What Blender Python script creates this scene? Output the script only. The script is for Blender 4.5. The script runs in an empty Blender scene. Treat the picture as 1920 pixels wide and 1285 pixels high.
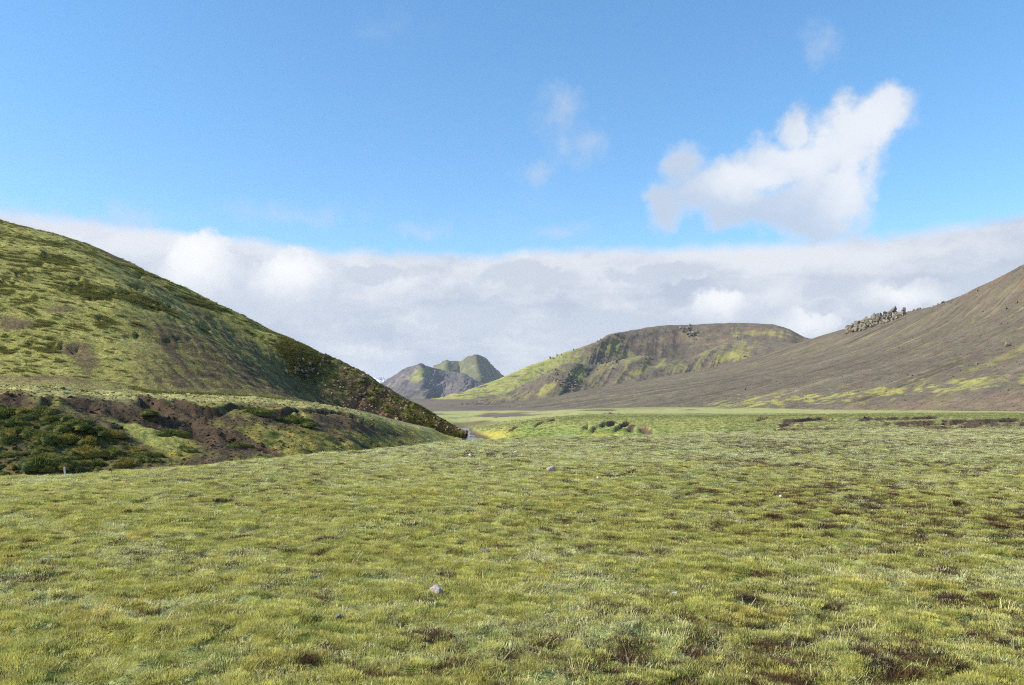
import bpy, bmesh, math, random
import numpy as np
from mathutils import Vector, Matrix, Euler

random.seed(7)
rng = np.random.default_rng(7)
scene = bpy.context.scene
col = scene.collection

# ------------------------------------------------------------------ camera
F = 1478.0            # focal length in photo pixels (1920 wide)
HY = 762.0            # eye level row in the photo
EYE = 1.65
cam_d = bpy.data.cameras.new('camera')
cam = bpy.data.objects.new('camera', cam_d)
col.objects.link(cam)
cam.location = (0, 0, EYE)
cam.rotation_euler = (math.radians(90), 0, 0)
cam_d.sensor_width = 36.0
cam_d.lens = 36.0 * F / 1920.0
cam_d.shift_y = (HY - 642.5) / 1920.0
cam_d.clip_start = 0.05
cam_d.clip_end = 60000
scene.camera = cam

# ------------------------------------------------------------------ light
SUN_EL = math.radians(35.0)
SUN_AZ = math.radians(-102.0)      # from +Y towards +X; the sun stands left and a little behind
to_sun = Vector((math.sin(SUN_AZ) * math.cos(SUN_EL), math.cos(SUN_AZ) * math.cos(SUN_EL), math.sin(SUN_EL)))
sun_d = bpy.data.lights.new('sun', 'SUN')
sun_d.energy = 5.0
sun_d.angle = math.radians(0.53)
sun_d.color = (1.0, 0.94, 0.84)
sun = bpy.data.objects.new('sun', sun_d)
sun.rotation_euler = to_sun.to_track_quat('Z', 'Y').to_euler()
sun.location = (-200, -60, 150)
col.objects.link(sun)

scene.view_settings.view_transform = 'Standard'
scene.view_settings.look = 'None'
scene.view_settings.exposure = 0.5
scene.view_settings.gamma = 1.0
scene.cycles.use_denoising = False
scene.cycles.filter_width = 1.15
scene.cycles.volume_bounces = 1
scene.cycles.max_bounces = 6
scene.cycles.diffuse_bounces = 3
scene.cycles.transparent_max_bounces = 8


class NT:
    """tiny helper to write node trees"""
    def __init__(self, tree):
        self.t = tree

    def n(self, typ, **kw):
        nd = self.t.nodes.new(typ)
        for k, v in kw.items():
            setattr(nd, k, v)
        return nd

    def link(self, a, b):
        self.t.links.new(a, b)

    def put(self, sock, v):
        if isinstance(v, bpy.types.NodeSocket):
            self.t.links.new(v, sock)
        else:
            sock.default_value = v

    def m(self, op, a, b=0.0, c=None, clamp=False):
        nd = self.n('ShaderNodeMath', operation=op, use_clamp=clamp)
        self.put(nd.inputs[0], a)
        self.put(nd.inputs[1], b)
        if c is not None:
            self.put(nd.inputs[2], c)
        return nd.outputs[0]

    def v(self, op, a, b=(0, 0, 0), scale=None):
        nd = self.n('ShaderNodeVectorMath', operation=op)
        self.put(nd.inputs[0], a)
        self.put(nd.inputs[1], b)
        if scale is not None:
            self.put(nd.inputs['Scale'], scale)
        return nd.outputs['Value'] if op in ('LENGTH', 'DOT_PRODUCT', 'DISTANCE') else nd.outputs[0]

    def sm(self, x, lo, hi, a=0.0, b=1.0):
        nd = self.n('ShaderNodeMapRange', interpolation_type='SMOOTHSTEP')
        self.put(nd.inputs['Value'], x)
        self.put(nd.inputs['From Min'], lo)
        self.put(nd.inputs['From Max'], hi)
        self.put(nd.inputs['To Min'], a)
        self.put(nd.inputs['To Max'], b)
        return nd.outputs[0]

    def noise(self, vec, scale, detail=6, rough=0.55, dist=0.0):
        nd = self.n('ShaderNodeTexNoise')
        self.put(nd.inputs['Vector'], vec)
        nd.inputs['Scale'].default_value = scale
        nd.inputs['Detail'].default_value = detail
        nd.inputs['Roughness'].default_value = rough
        nd.inputs['Distortion'].default_value = dist
        return nd

    def mix(self, f, a, b, blend='MIX'):
        nd = self.n('ShaderNodeMix', data_type='RGBA', blend_type=blend)
        self.put(nd.inputs[0], f)
        self.put(nd.inputs[6], a)
        self.put(nd.inputs[7], b)
        return nd.outputs[2]


def S(r, g, b, k=1.0):
    """8-bit display colour to linear"""
    f = lambda c: (c / 12.92 if c <= 0.04045 else ((c + 0.055) / 1.055) ** 2.4)
    return np.array([f(r / 255.0) * k, f(g / 255.0) * k, f(b / 255.0) * k])


def S4(r, g, b, k=1.0):
    return tuple(S(r, g, b, k)) + (1.0,)


# ------------------------------------------------------------------ sky
world = bpy.data.worlds.new('World')
scene.world = world
world.use_nodes = True
world.cycles.sampling_method = 'MANUAL'
world.cycles.sample_map_resolution = 512
wt = world.node_tree
wt.nodes.clear()
W = NT(wt)


def sky_dir(px, py):
    X = (px - 960.0) / F
    Z = (HY - py) / F
    return math.atan(X), math.atan(Z / math.sqrt(1 + X * X))


def build_sky():
    out = W.n('ShaderNodeOutputWorld')
    sky = W.n('ShaderNodeTexSky', sky_type='NISHITA', sun_disc=False)
    sky.sun_elevation = SUN_EL
    sky.sun_rotation = SUN_AZ % (2 * math.pi)
    sky.altitude = 600
    sky.air_density = 1.0
    sky.dust_density = 0.35
    sky.ozone_density = 2.2
    bg = W.n('ShaderNodeBackground')
    bg.inputs['Strength'].default_value = 0.14
    hs = W.n('ShaderNodeHueSaturation')
    hs.inputs['Saturation'].default_value = 1.32
    gm = W.n('ShaderNodeGamma')
    gm.inputs['Gamma'].default_value = 0.8
    W.link(sky.outputs[0], gm.inputs['Color'])
    W.link(gm.outputs[0], hs.inputs['Color'])
    W.link(W.v('MULTIPLY', hs.outputs[0], (1.35, 1.52, 1.55)), bg.inputs[0])

    d = W.n('ShaderNodeTexCoord').outputs['Generated']
    sep = W.n('ShaderNodeSeparateXYZ')
    W.link(d, sep.inputs[0])
    az = W.m('ARCTAN2', sep.outputs[0], sep.outputs[1])
    el = W.m('ARCSINE', sep.outputs[2])
    cmb = W.n('ShaderNodeCombineXYZ')
    W.link(az, cmb.inputs[0])
    W.link(el, cmb.inputs[1])
    p = cmb.outputs[0]
    # billowing warp of the direction
    w1 = W.noise(d, 9.0, 3, 0.55)
    w1v = W.v('SUBTRACT', w1.outputs['Color'], (0.5, 0.5, 0.5))
    w2 = W.noise(d, 34.0, 4, 0.6)
    w2v = W.v('SUBTRACT', w2.outputs['Color'], (0.5, 0.5, 0.5))
    pw = W.v('ADD', p, W.v('SCALE', w1v, scale=0.055))
    pw = W.v('ADD', pw, W.v('SCALE', w2v, scale=0.024))
    ps = W.v('ADD', p, W.v('SCALE', w1v, scale=0.02))
    ps = W.v('ADD', ps, W.v('SCALE', w2v, scale=0.012))
    fine = W.noise(d, 26.0, 7, 0.66).outputs['Fac']
    soft = W.noise(d, 12.0, 3, 0.55).outputs['Fac']

    def blobs(lst, pos):
        acc = None
        for (px, py, rx, ry) in lst:
            a, e = sky_dir(px, py)
            q = W.v('MULTIPLY', W.v('SUBTRACT', pos, (a, e, 0)), (F / rx, F / ry, 0))
            val = W.m('SUBTRACT', 1.0, W.v('LENGTH', q))
            if acc is None:
                acc = val
            else:
                nd = W.n('ShaderNodeMath', operation='SMOOTH_MAX')
                W.link(acc, nd.inputs[0])
                W.link(val, nd.inputs[1])
                nd.inputs[2].default_value = 0.25
                acc = nd.outputs[0]
        return acc

    # cloud bank that lies all round the horizon
    strv = W.v('MULTIPLY', p, (1.0, 4.5, 1.0))
    st1 = W.noise(strv, 4.0, 3, 0.5, 0.2).outputs['Fac']
    st2 = W.noise(W.v('ADD', W.v('MULTIPLY', p, (1.0, 2.2, 1.0)), W.v('SCALE', w2v, scale=0.05)), 11.0, 5, 0.58).outputs['Fac']
    azn = W.n('ShaderNodeTexNoise', noise_dimensions='1D')
    W.link(az, azn.inputs['W'])
    azn.inputs['Scale'].default_value = 3.0
    azn.inputs['Detail'].default_value = 2.0
    top = W.m('ADD', 0.196, W.m('MULTIPLY', W.m('SUBTRACT', azn.outputs[0], 0.5), 0.02))
    rise = W.m('MULTIPLY', W.sm(az, 0.53, 0.68), 0.024)
    top = W.m('ADD', top, rise)
    top = W.m('ADD', top, W.m('MULTIPLY', W.sm(az, -0.2, -0.5), 0.012))
    top = W.m('ADD', top, W.m('MULTIPLY', W.m('SUBTRACT', fine, 0.5), 0.016))
    top = W.m('ADD', top, W.m('MULTIPLY', W.m('SUBTRACT', soft, 0.5), 0.014))
    bank = W.sm(W.m('SUBTRACT', top, el), -0.004, 0.014)
    t = W.m('ADD', W.m('MULTIPLY', st1, 0.5), W.m('MULTIPLY', st2, 0.5))
    crest = W.sm(W.m('SUBTRACT', top, el), 0.0, 0.06, 1.0, 0.0)
    t = W.m('ADD', t, W.m('MULTIPLY', crest, 0.10))
    bcol = W.mix(W.sm(t, 0.38, 0.66), S4(187, 199, 217), S4(229, 233, 240))

    # heaped clouds inside the bank
    cu_l = [(385, 505, 84, 84), (352, 560, 70, 75), (430, 560, 75, 70), (548, 535, 84, 70), (590, 560, 62, 48),
            (1355, 578, 82, 44), (1300, 600, 70, 30), (1470, 598, 62, 34), (1520, 615, 62, 36), (1660, 570, 90, 40), (1740, 545, 70, 32),
            (880, 600, 110, 36), (740, 690, 55, 30), (1140, 610, 130, 34), (1000, 520, 120, 30), (1560, 545, 60, 24), (700, 520, 80, 26), (1250, 510, 120, 22), (1850, 520, 80, 30)]
    pc = W.v('ADD', p, W.v('SCALE', w1v, scale=0.03))
    pc = W.v('ADD', pc, W.v('SCALE', w2v, scale=0.03))
    cu = blobs(cu_l, pc)
    cuv = W.m('ADD', cu, W.m('MULTIPLY', W.m('SUBTRACT', fine, 0.5), 1.0))
    cum = W.m('MULTIPLY', W.sm(cuv, 0.06, 0.4), 0.88)
    bright = blobs([(365, 478, 100, 84), (1345, 556, 90, 46), (1515, 604, 76, 40), (540, 512, 84, 62), (1690, 552, 80, 30)], pc)
    brm = W.sm(W.m('ADD', bright, W.m('MULTIPLY', W.m('SUBTRACT', fine, 0.5), 0.8)), -0.25, 0.95)
    ccol = W.mix(brm, S4(200, 210, 225), S4(253, 254, 255))

    # the torn cloud standing free on the right
    big = blobs([(1655, 212, 62, 40), (1605, 245, 84, 60), (1550, 292, 104, 76), (1470, 315, 118, 68), (1390, 345, 110, 58), (1320, 355, 92, 52),
                 (1575, 360, 62, 84), (1515, 390, 96, 62), (1484, 240, 40, 54), (1285, 310, 52, 50), (1245, 385, 44, 52), (1360, 395, 56, 36), (1545, 425, 62, 36), (1440, 385, 100, 46)], pw)
    bigv = W.m('ADD', big, W.m('MULTIPLY', W.m('SUBTRACT', fine, 0.5), 1.15))
    bigm = W.m('MULTIPLY', W.sm(bigv, -0.02, 0.66), 0.93)
    core = blobs([(1620, 240, 100, 60), (1530, 285, 110, 56), (1590, 330, 44, 70), (1420, 335, 80, 26)], pw)
    coref = W.sm(W.m('ADD', core, W.m('MULTIPLY', W.m('SUBTRACT', fine, 0.5), 0.9)), -0.9, 0.9)
    bigc = W.mix(coref, S4(192, 207, 228), S4(240, 243, 248))

    # thin shreds
    shr = blobs([(1050, 215, 80, 70), (1100, 265, 100, 50), (1010, 315, 60, 40), (1545, 95, 60, 60), (1715, 440, 90, 30), (1620, 458, 90, 24),
                 (540, 400, 190, 40), (250, 408, 190, 36), (40, 412, 190, 40), (1915, 430, 100, 60), (1840, 470, 120, 40), (800, 436, 100, 24), (1060, 432, 110, 24)], pw)
    shm = W.m('MULTIPLY', W.sm(W.m('ADD', shr, W.m('MULTIPLY', W.m('SUBTRACT', fine, 0.5), 1.8)), 0.15, 1.3), 0.5)
    # the same kind of shreds scattered over the rest of the dome
    veil = W.m('MULTIPLY', W.sm(W.noise(W.v('MULTIPLY', d, (1, 1, 2.0)), 3.2, 5, 0.6).outputs['Fac'], 0.60, 0.85), 0.3)
    shm = W.m('MAXIMUM', shm, veil)

    c = W.mix(cum, bcol, ccol)
    bankbg = W.n('ShaderNodeBackground')
    mask = bank
    # bank over sky, then shreds and free cloud in front
    cc = W.mix(W.m('DIVIDE', shm, W.m('MAXIMUM', W.m('MAXIMUM', shm, bank), 0.001)), c, S4(205, 215, 232))
    cc = W.mix(bigm, cc, bigc)
    cumtop = W.m('MULTIPLY', W.sm(cuv, 0.06, 0.34), 0.92)
    inv = lambda x: W.m('SUBTRACT', 1.0, x)
    keep = W.m('MULTIPLY', W.m('MULTIPLY', inv(bank), inv(shm)), W.m('MULTIPLY', inv(bigm), inv(cumtop)))
    W.link(cc, bankbg.inputs[0])
    bankbg.inputs[1].default_value = 0.73
    mx = W.n('ShaderNodeMixShader')
    W.link(inv(keep), mx.inputs[0])
    W.link(bg.outputs[0], mx.inputs[1])
    W.link(bankbg.outputs[0], mx.inputs[2])
    W.link(mx.outputs[0], out.inputs[0])


build_sky()

# ------------------------------------------------------------------ numpy tools


def pn(x, y, seed=0):
    """2-D gradient noise, about -0.7..0.7"""
    x = np.asarray(x, float)
    y = np.asarray(y, float)
    xi = np.floor(x)
    yi = np.floor(y)
    xf = x - xi
    yf = y - yi
    xi = xi.astype(np.int64)
    yi = yi.astype(np.int64)

    def g(ix, iy, fx, fy):
        h = (ix * 374761393 + iy * 668265263 + seed * 974711) & 0xFFFFFFFF
        h = ((h ^ (h >> 13)) * 1274126177) & 0xFFFFFFFF
        h = h ^ (h >> 16)
        a = (h & 0xFFFF) * (2 * math.pi / 65536.0)
        return np.cos(a) * fx + np.sin(a) * fy
    u = xf * xf * xf * (xf * (xf * 6 - 15) + 10)
    v = yf * yf * yf * (yf * (yf * 6 - 15) + 10)
    a = g(xi, yi, xf, yf)
    b = g(xi + 1, yi, xf - 1, yf)
    c = g(xi, yi + 1, xf, yf - 1)
    d = g(xi + 1, yi + 1, xf - 1, yf - 1)
    return (a + u * (b - a)) * (1 - v) + (c + u * (d - c)) * v


def fbm(x, y, oct=4, seed=0, gain=0.5, lac=2.03):
    s = 0.0
    a = 1.0
    n = 0.0
    for i in range(oct):
        s = s + a * pn(x, y, seed + i * 17)
        n += a
        a *= gain
        x = x * lac + 3.1
        y = y * lac - 1.7
    return s / n * 1.6


def ridged(x, y, oct=4, seed=0):
    s = 0.0
    a = 1.0
    n = 0.0
    for i in range(oct):
        s = s + a * (1 - 2.2 * np.abs(pn(x, y, seed + i * 13)))
        n += a
        a *= 0.5
        x = x * 2.05 + 1.3
        y = y * 2.05 + 4.7
    return s / n


def sst(x, a, b):
    t = np.clip((x - a) / (b - a), 0, 1)
    return t * t * (3 - 2 * t)


def pchip(xk, yk, x):
    """monotone cubic through (xk, yk); yk may carry trailing axes"""
    xk = np.asarray(xk, float)
    yk = np.asarray(yk, float)
    sh = (-1,) + (1,) * (yk.ndim - 1)
    h = np.diff(xk).reshape(sh)
    dl = np.diff(yk, axis=0) / h
    m = np.zeros_like(yk)
    m[0] = dl[0]
    m[-1] = dl[-1]
    a, b = dl[:-1], dl[1:]
    same = (a * b) > 0
    hm = np.where(same, 2 * a * b / np.where(np.abs(a + b) < 1e-12, 1, a + b), 0)
    m[1:-1] = hm
    x = np.clip(np.asarray(x, float), xk[0], xk[-1])
    i = np.clip(np.searchsorted(xk, x, side='right') - 1, 0, len(xk) - 2)
    hh = (xk[i + 1] - xk[i]).reshape((-1,) + (1,) * (yk.ndim - 1))
    t = ((x - xk[i]).reshape((-1,) + (1,) * (yk.ndim - 1))) / hh
    return ((2 * t**3 - 3 * t**2 + 1) * yk[i] + (t**3 - 2 * t**2 + t) * hh * m[i]
            + (-2 * t**3 + 3 * t**2) * yk[i + 1] + (t**3 - t**2) * hh * m[i + 1])


def to_px(x, y, z):
    yy = np.maximum(y, 0.05)
    return 960 + F * x / yy, HY - F * (z - EYE) / yy


def from_px(px, py, depth):
    return (px - 960) / F * depth, depth, EYE + (HY - py) / F * depth


def lerp3(a, b, t):
    return a + (np.asarray(b) - a) * np.asarray(t)[..., None]


def gauss(px, py, cx, cy, rx, ry, rot=0.0):
    c, s = math.cos(rot), math.sin(rot)
    dx, dy = px - cx, py - cy
    return np.exp(-((dx * c + dy * s) / rx)**2 - ((-dx * s + dy * c) / ry)**2)


def poly_mask(px, py, pts, soft):
    """1 inside a photo polygon, fading over `soft` pixels round its edge"""
    P = np.array(pts, float)
    inside = np.zeros(px.shape, bool)
    dist = np.full(px.shape, 1e9)
    for i in range(len(P)):
        a, b = P[i], P[(i + 1) % len(P)]
        d = b - a
        t = np.clip(((px - a[0]) * d[0] + (py - a[1]) * d[1]) / (d @ d), 0, 1)
        dist = np.minimum(dist, np.hypot(px - a[0] - t * d[0], py - a[1] - t * d[1]))
        cond = (a[1] > py) != (b[1] > py)
        with np.errstate(divide='ignore', invalid='ignore'):
            xi = a[0] + (py - a[1]) * d[0] / (d[1] if d[1] else 1e-9)
        inside ^= cond & (px < xi)
    sd = np.where(inside, dist, -dist)
    return np.clip(0.5 + sd / (2 * soft), 0, 1)


# ------------------------------------------------------------------ materials


def terrain_mat(name, scale, amp=0.45, bump=0.5, bscale=None, bdist=0.1, streak=0.0, rough=0.95, fine2=None):
    m = bpy.data.materials.new(name)
    m.use_nodes = True
    t = m.node_tree
    t.nodes.clear()
    N = NT(t)
    out = N.n('ShaderNodeOutputMaterial')
    bs = N.n('ShaderNodeBsdfPrincipled')
    bs.inputs['Roughness'].default_value = rough
    bs.inputs['Specular IOR Level'].default_value = 0.15
    at = N.n('ShaderNodeAttribute', attribute_name='Col')
    pos = N.n('ShaderNodeTexCoord').outputs['Object']
    n1 = N.noise(pos, scale, 5, 0.68).outputs['Fac']
    n2 = N.noise(pos, scale * 0.17, 3, 0.6).outputs['Fac']
    f = N.m('ADD', N.m('MULTIPLY', n1, 0.65), N.m('MULTIPLY', n2, 0.35))
    if streak:
        luv = N.n('ShaderNodeAttribute', attribute_name='luv').outputs['Vector']
        n3 = N.noise(luv, streak, 6, 0.6).outputs['Fac']
        f = N.m('ADD', N.m('MULTIPLY', f, 0.62), N.m('MULTIPLY', n3, 0.38))
    k = N.sm(f, 0.30, 0.70, 1.0 - amp, 1.0 + amp)
    c = N.v('SCALE', at.outputs['Color'], scale=k)
    # slight drift of hue
    n4 = N.noise(pos, scale * 0.6, 3, 0.5).outputs['Color']
    hue = N.v('ADD', N.v('SCALE', N.v('SUBTRACT', n4, (0.5, 0.5, 0.5)), scale=0.35), (1, 1, 1))
    c = N.v('MULTIPLY', c, hue)
    N.link(c, bs.inputs['Base Color'])
    bp = N.n('ShaderNodeBump')
    bp.inputs['Strength'].default_value = bump
    bp.inputs['Distance'].default_value = bdist
    nb = N.noise(pos, bscale or scale, 4, 0.65).outputs['Fac']
    N.link(nb, bp.inputs['Height'])
    N.link(bp.outputs[0], bs.inputs['Normal'])
    N.link(bs.outputs[0], out.inputs[0])
    return m


def foliage_mat(name, tint=True):
    m = bpy.data.materials.new(name)
    m.use_nodes = True
    t = m.node_tree
    t.nodes.clear()
    N = NT(t)
    out = N.n('ShaderNodeOutputMaterial')
    at = N.n('ShaderNodeAttribute', attribute_name='Col').outputs['Color']
    if tint:
        ti = N.n('ShaderNodeAttribute', attribute_name='tint', attribute_type='INSTANCER').outputs['Color']
        c = N.v('MULTIPLY', at, ti)
    else:
        c = at
    bs = N.n('ShaderNodeBsdfPrincipled')
    bs.inputs['Roughness'].default_value = 0.7
    bs.inputs['Specular IOR Level'].default_value = 0.2
    N.link(c, bs.inputs['Base Color'])
    tr = N.n('ShaderNodeBsdfTranslucent')
    N.link(c, tr.inputs[0])
    mx = N.n('ShaderNodeMixShader')
    mx.inputs[0].default_value = 0.42
    N.link(bs.outputs[0], mx.inputs[1])
    N.link(tr.outputs[0], mx.inputs[2])
    N.link(mx.outputs[0], out.inputs[0])
    return m


def rock_mat(name, a, b, scale=3.0, lichen=None):
    m = bpy.data.materials.new(name)
    m.use_nodes = True
    t = m.node_tree
    t.nodes.clear()
    N = NT(t)
    out = N.n('ShaderNodeOutputMaterial')
    bs = N.n('ShaderNodeBsdfPrincipled')
    bs.inputs['Roughness'].default_value = 0.9
    bs.inputs['Specular IOR Level'].default_value = 0.2
    pos = N.n('ShaderNodeTexCoord').outputs['Object']
    n1 = N.noise(pos, scale, 7, 0.65).outputs['Fac']
    c = N.mix(N.sm(n1, 0.3, 0.7), tuple(a) + (1,), tuple(b) + (1,))
    if lichen is not None:
        n2 = N.noise(pos, scale * 0.8, 5, 0.6, 0.4).outputs['Fac']
        c = N.mix(N.sm(n2, 0.52, 0.62), c, tuple(lichen) + (1,))
    ri = N.n('ShaderNodeObjectInfo').outputs['Random']
    c = N.v('SCALE', c, scale=N.m('ADD', 0.75, N.m('MULTIPLY', ri, 0.5)))
    N.link(c, bs.inputs['Base Color'])
    bp = N.n('ShaderNodeBump')
    bp.inputs['Strength'].default_value = 0.6
    bp.inputs['Distance'].default_value = 0.08
    N.link(N.noise(pos, scale * 2.5, 6, 0.65).outputs['Fac'], bp.inputs['Height'])
    N.link(bp.outputs[0], bs.inputs['Normal'])
    N.link(bs.outputs[0], out.inputs[0])
    return m


# ------------------------------------------------------------------ mesh builders


def mesh_np(name, verts, quads, colors=None, luv=None, smooth=True, mat=None):
    me = bpy.data.meshes.new(name)
    n = len(verts)
    k = quads.shape[1]
    me.vertices.add(n)
    me.vertices.foreach_set('co', np.ascontiguousarray(verts, np.float32).ravel())
    me.loops.add(quads.size)
    me.loops.foreach_set('vertex_index', np.ascontiguousarray(quads, np.int32).ravel())
    me.polygons.add(len(quads))
    me.polygons.foreach_set('loop_start', np.arange(0, quads.size, k, dtype=np.int32))
    me.polygons.foreach_set('loop_total', np.full(len(quads), k, np.int32))
    me.polygons.foreach_set('use_smooth', np.full(len(quads), smooth))
    if colors is not None:
        a = me.color_attributes.new('Col', 'FLOAT_COLOR', 'POINT')
        c4 = np.ones((n, 4), np.float32)
        c4[:, :3] = np.clip(colors, 0.004, 0.9)
        a.data.foreach_set('color', c4.ravel())
    if luv is not None:
        a = me.attributes.new('luv', 'FLOAT_VECTOR', 'POINT')
        l3 = np.zeros((n, 3), np.float32)
        l3[:, :luv.shape[1]] = luv
        a.data.foreach_set('vector', l3.ravel())
    me.update()
    me.validate()
    if mat:
        me.materials.append(mat)
    return me


def grid_quads(nr, nc):
    i = np.arange(nr - 1)[:, None] * nc + np.arange(nc - 1)[None, :]
    i = i.ravel()
    return np.stack([i, i + 1, i + nc + 1, i + nc], 1)


def link_obj(name, me, parent=None, kind=None, label=None, cat=None, group=None, loc=None):
    o = bpy.data.objects.new(name, me)
    col.objects.link(o)
    if parent:
        o.parent = parent
    if kind:
        o['kind'] = kind
    if label:
        o['label'] = label
    if cat:
        o['category'] = cat
    if group:
        o['group'] = group
    if loc is not None:
        o.location = loc
    return o


# ------------------------------------------------------------------ ground height
# control sections: for each photo column the depth (m) and height (m) of the ground along the line of sight
ST = [-900, 0, 250, 450, 650, 780, 870, 960, 1100, 1240, 1400, 1600, 1920, 2800]
#        edge-2      edge         gully near   gully far    mid          top          back         plain        far plain  end
CT = {
    -900: [(14, 0), (16.0, -.05), (20, -3.0), (27, -3.0), (37, -.3), (46, 2.6), (55, 3.1), (200, 3.0), (500, 3), (1000, 10), (9000, 20)],
    0:    [(16.6, 0), (18.6, -.05), (23, -3.0), (29, -3.0), (39, -.5), (47, 2.55), (56, 3.1), (200, 2.0), (500, 2), (1000, 10), (9000, 20)],
    250:  [(18.5, 0), (20.5, -.05), (25, -3.0), (32, -2.9), (42, -.7), (52, 2.2), (60, 2.7), (200, 1.5), (500, 1), (1000, 10), (9000, 20)],
    450:  [(21.6, 0), (23.6, -.05), (28, -3.0), (36, -2.9), (46, -.9), (58, 2.0), (68, 2.5), (200, 1.0), (500, 0), (1000, 10), (9000, 20)],
    650:  [(26, 0), (28, -.05), (33, -3.1), (41, -3.0), (53, -1.1), (68, 1.1), (77, 1.5), (200, 0), (500, -.5), (1000, 10), (9000, 20)],
    780:  [(31, 0), (33, -.05), (38, -3.3), (47, -3.2), (70, -2.0), (95, -1.1), (106, -.95), (200, -1.4), (480, -.8), (1000, 11), (9000, 20)],
    870:  [(35, 0), (37.5, -.05), (43, -3.4), (52, -3.3), (90, -3.2), (125, -3.0), (150, -2.6), (250, -1.8), (450, -.9), (1000, 11), (9000, 20)],
    960:  [(36.5, 0), (39, -.05), (44, -3.3), (54, -3.2), (76, -2.0), (97, -1.6), (126, -1.1), (250, -1.0), (450, -.5), (1000, 8), (9000, 20)],
    1100: [(40, 0), (43, -.05), (48, -2.6), (56, -2.5), (76, -1.4), (93, -.3), (118, .0), (250, .2), (450, 1), (1000, 6), (9000, 20)],
    1240: [(43, 0), (46, -.05), (51, -1.9), (60, -1.8), (79, -1.0), (96, -.2), (126, .1), (250, .4), (450, 2), (1000, 5), (9000, 20)],
    1400: [(48, 0), (52, -.06), (57, -.7), (64, -.6), (82, -.2), (100, .05), (130, .2), (250, .6), (450, 2), (1000, 4), (9000, 20)],
    1600: [(48, 0), (52, -.02), (58, -.15), (66, -.15), (84, .02), (104, .1), (135, .25), (240, .5), (450, 1), (1000, 3), (9000, 20)],
    1920: [(48, 0), (52, -.02), (58, -.1), (66, -.1), (84, .02), (104, .1), (135, .25), (200, .3), (450, 0), (1000, 0), (9000, 20)],
    2800: [(48, 0), (52, -.02), (58, -.1), (66, -.1), (84, .02), (104, .1), (135, .25), (200, .3), (450, 0), (1000, 0), (9000, 20)],
}
K = 12
CD = np.array([[-50.0] + [c[0] for c in CT[s]] for s in ST])
CZ = np.array([[0.0] + [c[1] for c in CT[s]] for s in ST])


def controls(px):
    shape = px.shape
    q = px.ravel()
    D = pchip(ST, CD, q)
    Z = pchip(ST, CZ, q)
    return D, Z


def ground_base(x, y):
    x = np.asarray(x, float)
    y = np.asarray(y, float)
    px = np.clip(960 + F * x / np.maximum(y, 1.0), -900, 2800)
    wob = 0.9 * fbm(x * 0.13, y * 0.13, 3, 91) * sst(y, 8, 20)
    D, Z = controls(px)
    yy = (y + wob).ravel()
    dl = np.diff(Z, axis=1) / np.diff(D, axis=1)
    m = np.zeros_like(Z)
    a, b = dl[:, :-1], dl[:, 1:]
    same = (a * b) > 0
    m[:, 1:-1] = np.where(same, 2 * a * b / np.where(np.abs(a + b) < 1e-12, 1, a + b), 0)
    i = np.clip((D <= yy[:, None]).sum(1) - 1, 0, K - 2)
    r = np.arange(len(yy))
    h = D[r, i + 1] - D[r, i]
    t = np.clip((yy - D[r, i]) / h, 0, 1)
    z = ((2 * t**3 - 3 * t**2 + 1) * Z[r, i] + (t**3 - 2 * t**2 + t) * h * m[r, i]
         + (-2 * t**3 + 3 * t**2) * Z[r, i + 1] + (t**3 - t**2) * h * m[r, i + 1])
    # zone coordinate: which control interval we are in (float)
    zone = (i + t).reshape(x.shape)
    return z.reshape(x.shape), zone, px


def ray_ground(px, py):
    """first hit of the sight line through a photo pixel with the smooth ground"""
    y = np.geomspace(3, 2500, 5000)
    x = (px - 960) / F * y
    zr = EYE + (HY - py) / F * y
    g, _, _ = ground_base(x, y)
    w = np.nonzero(zr <= g)[0]
    i = w[0] if len(w) else len(y) - 1
    return x[i], y[i], g[i]


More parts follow.
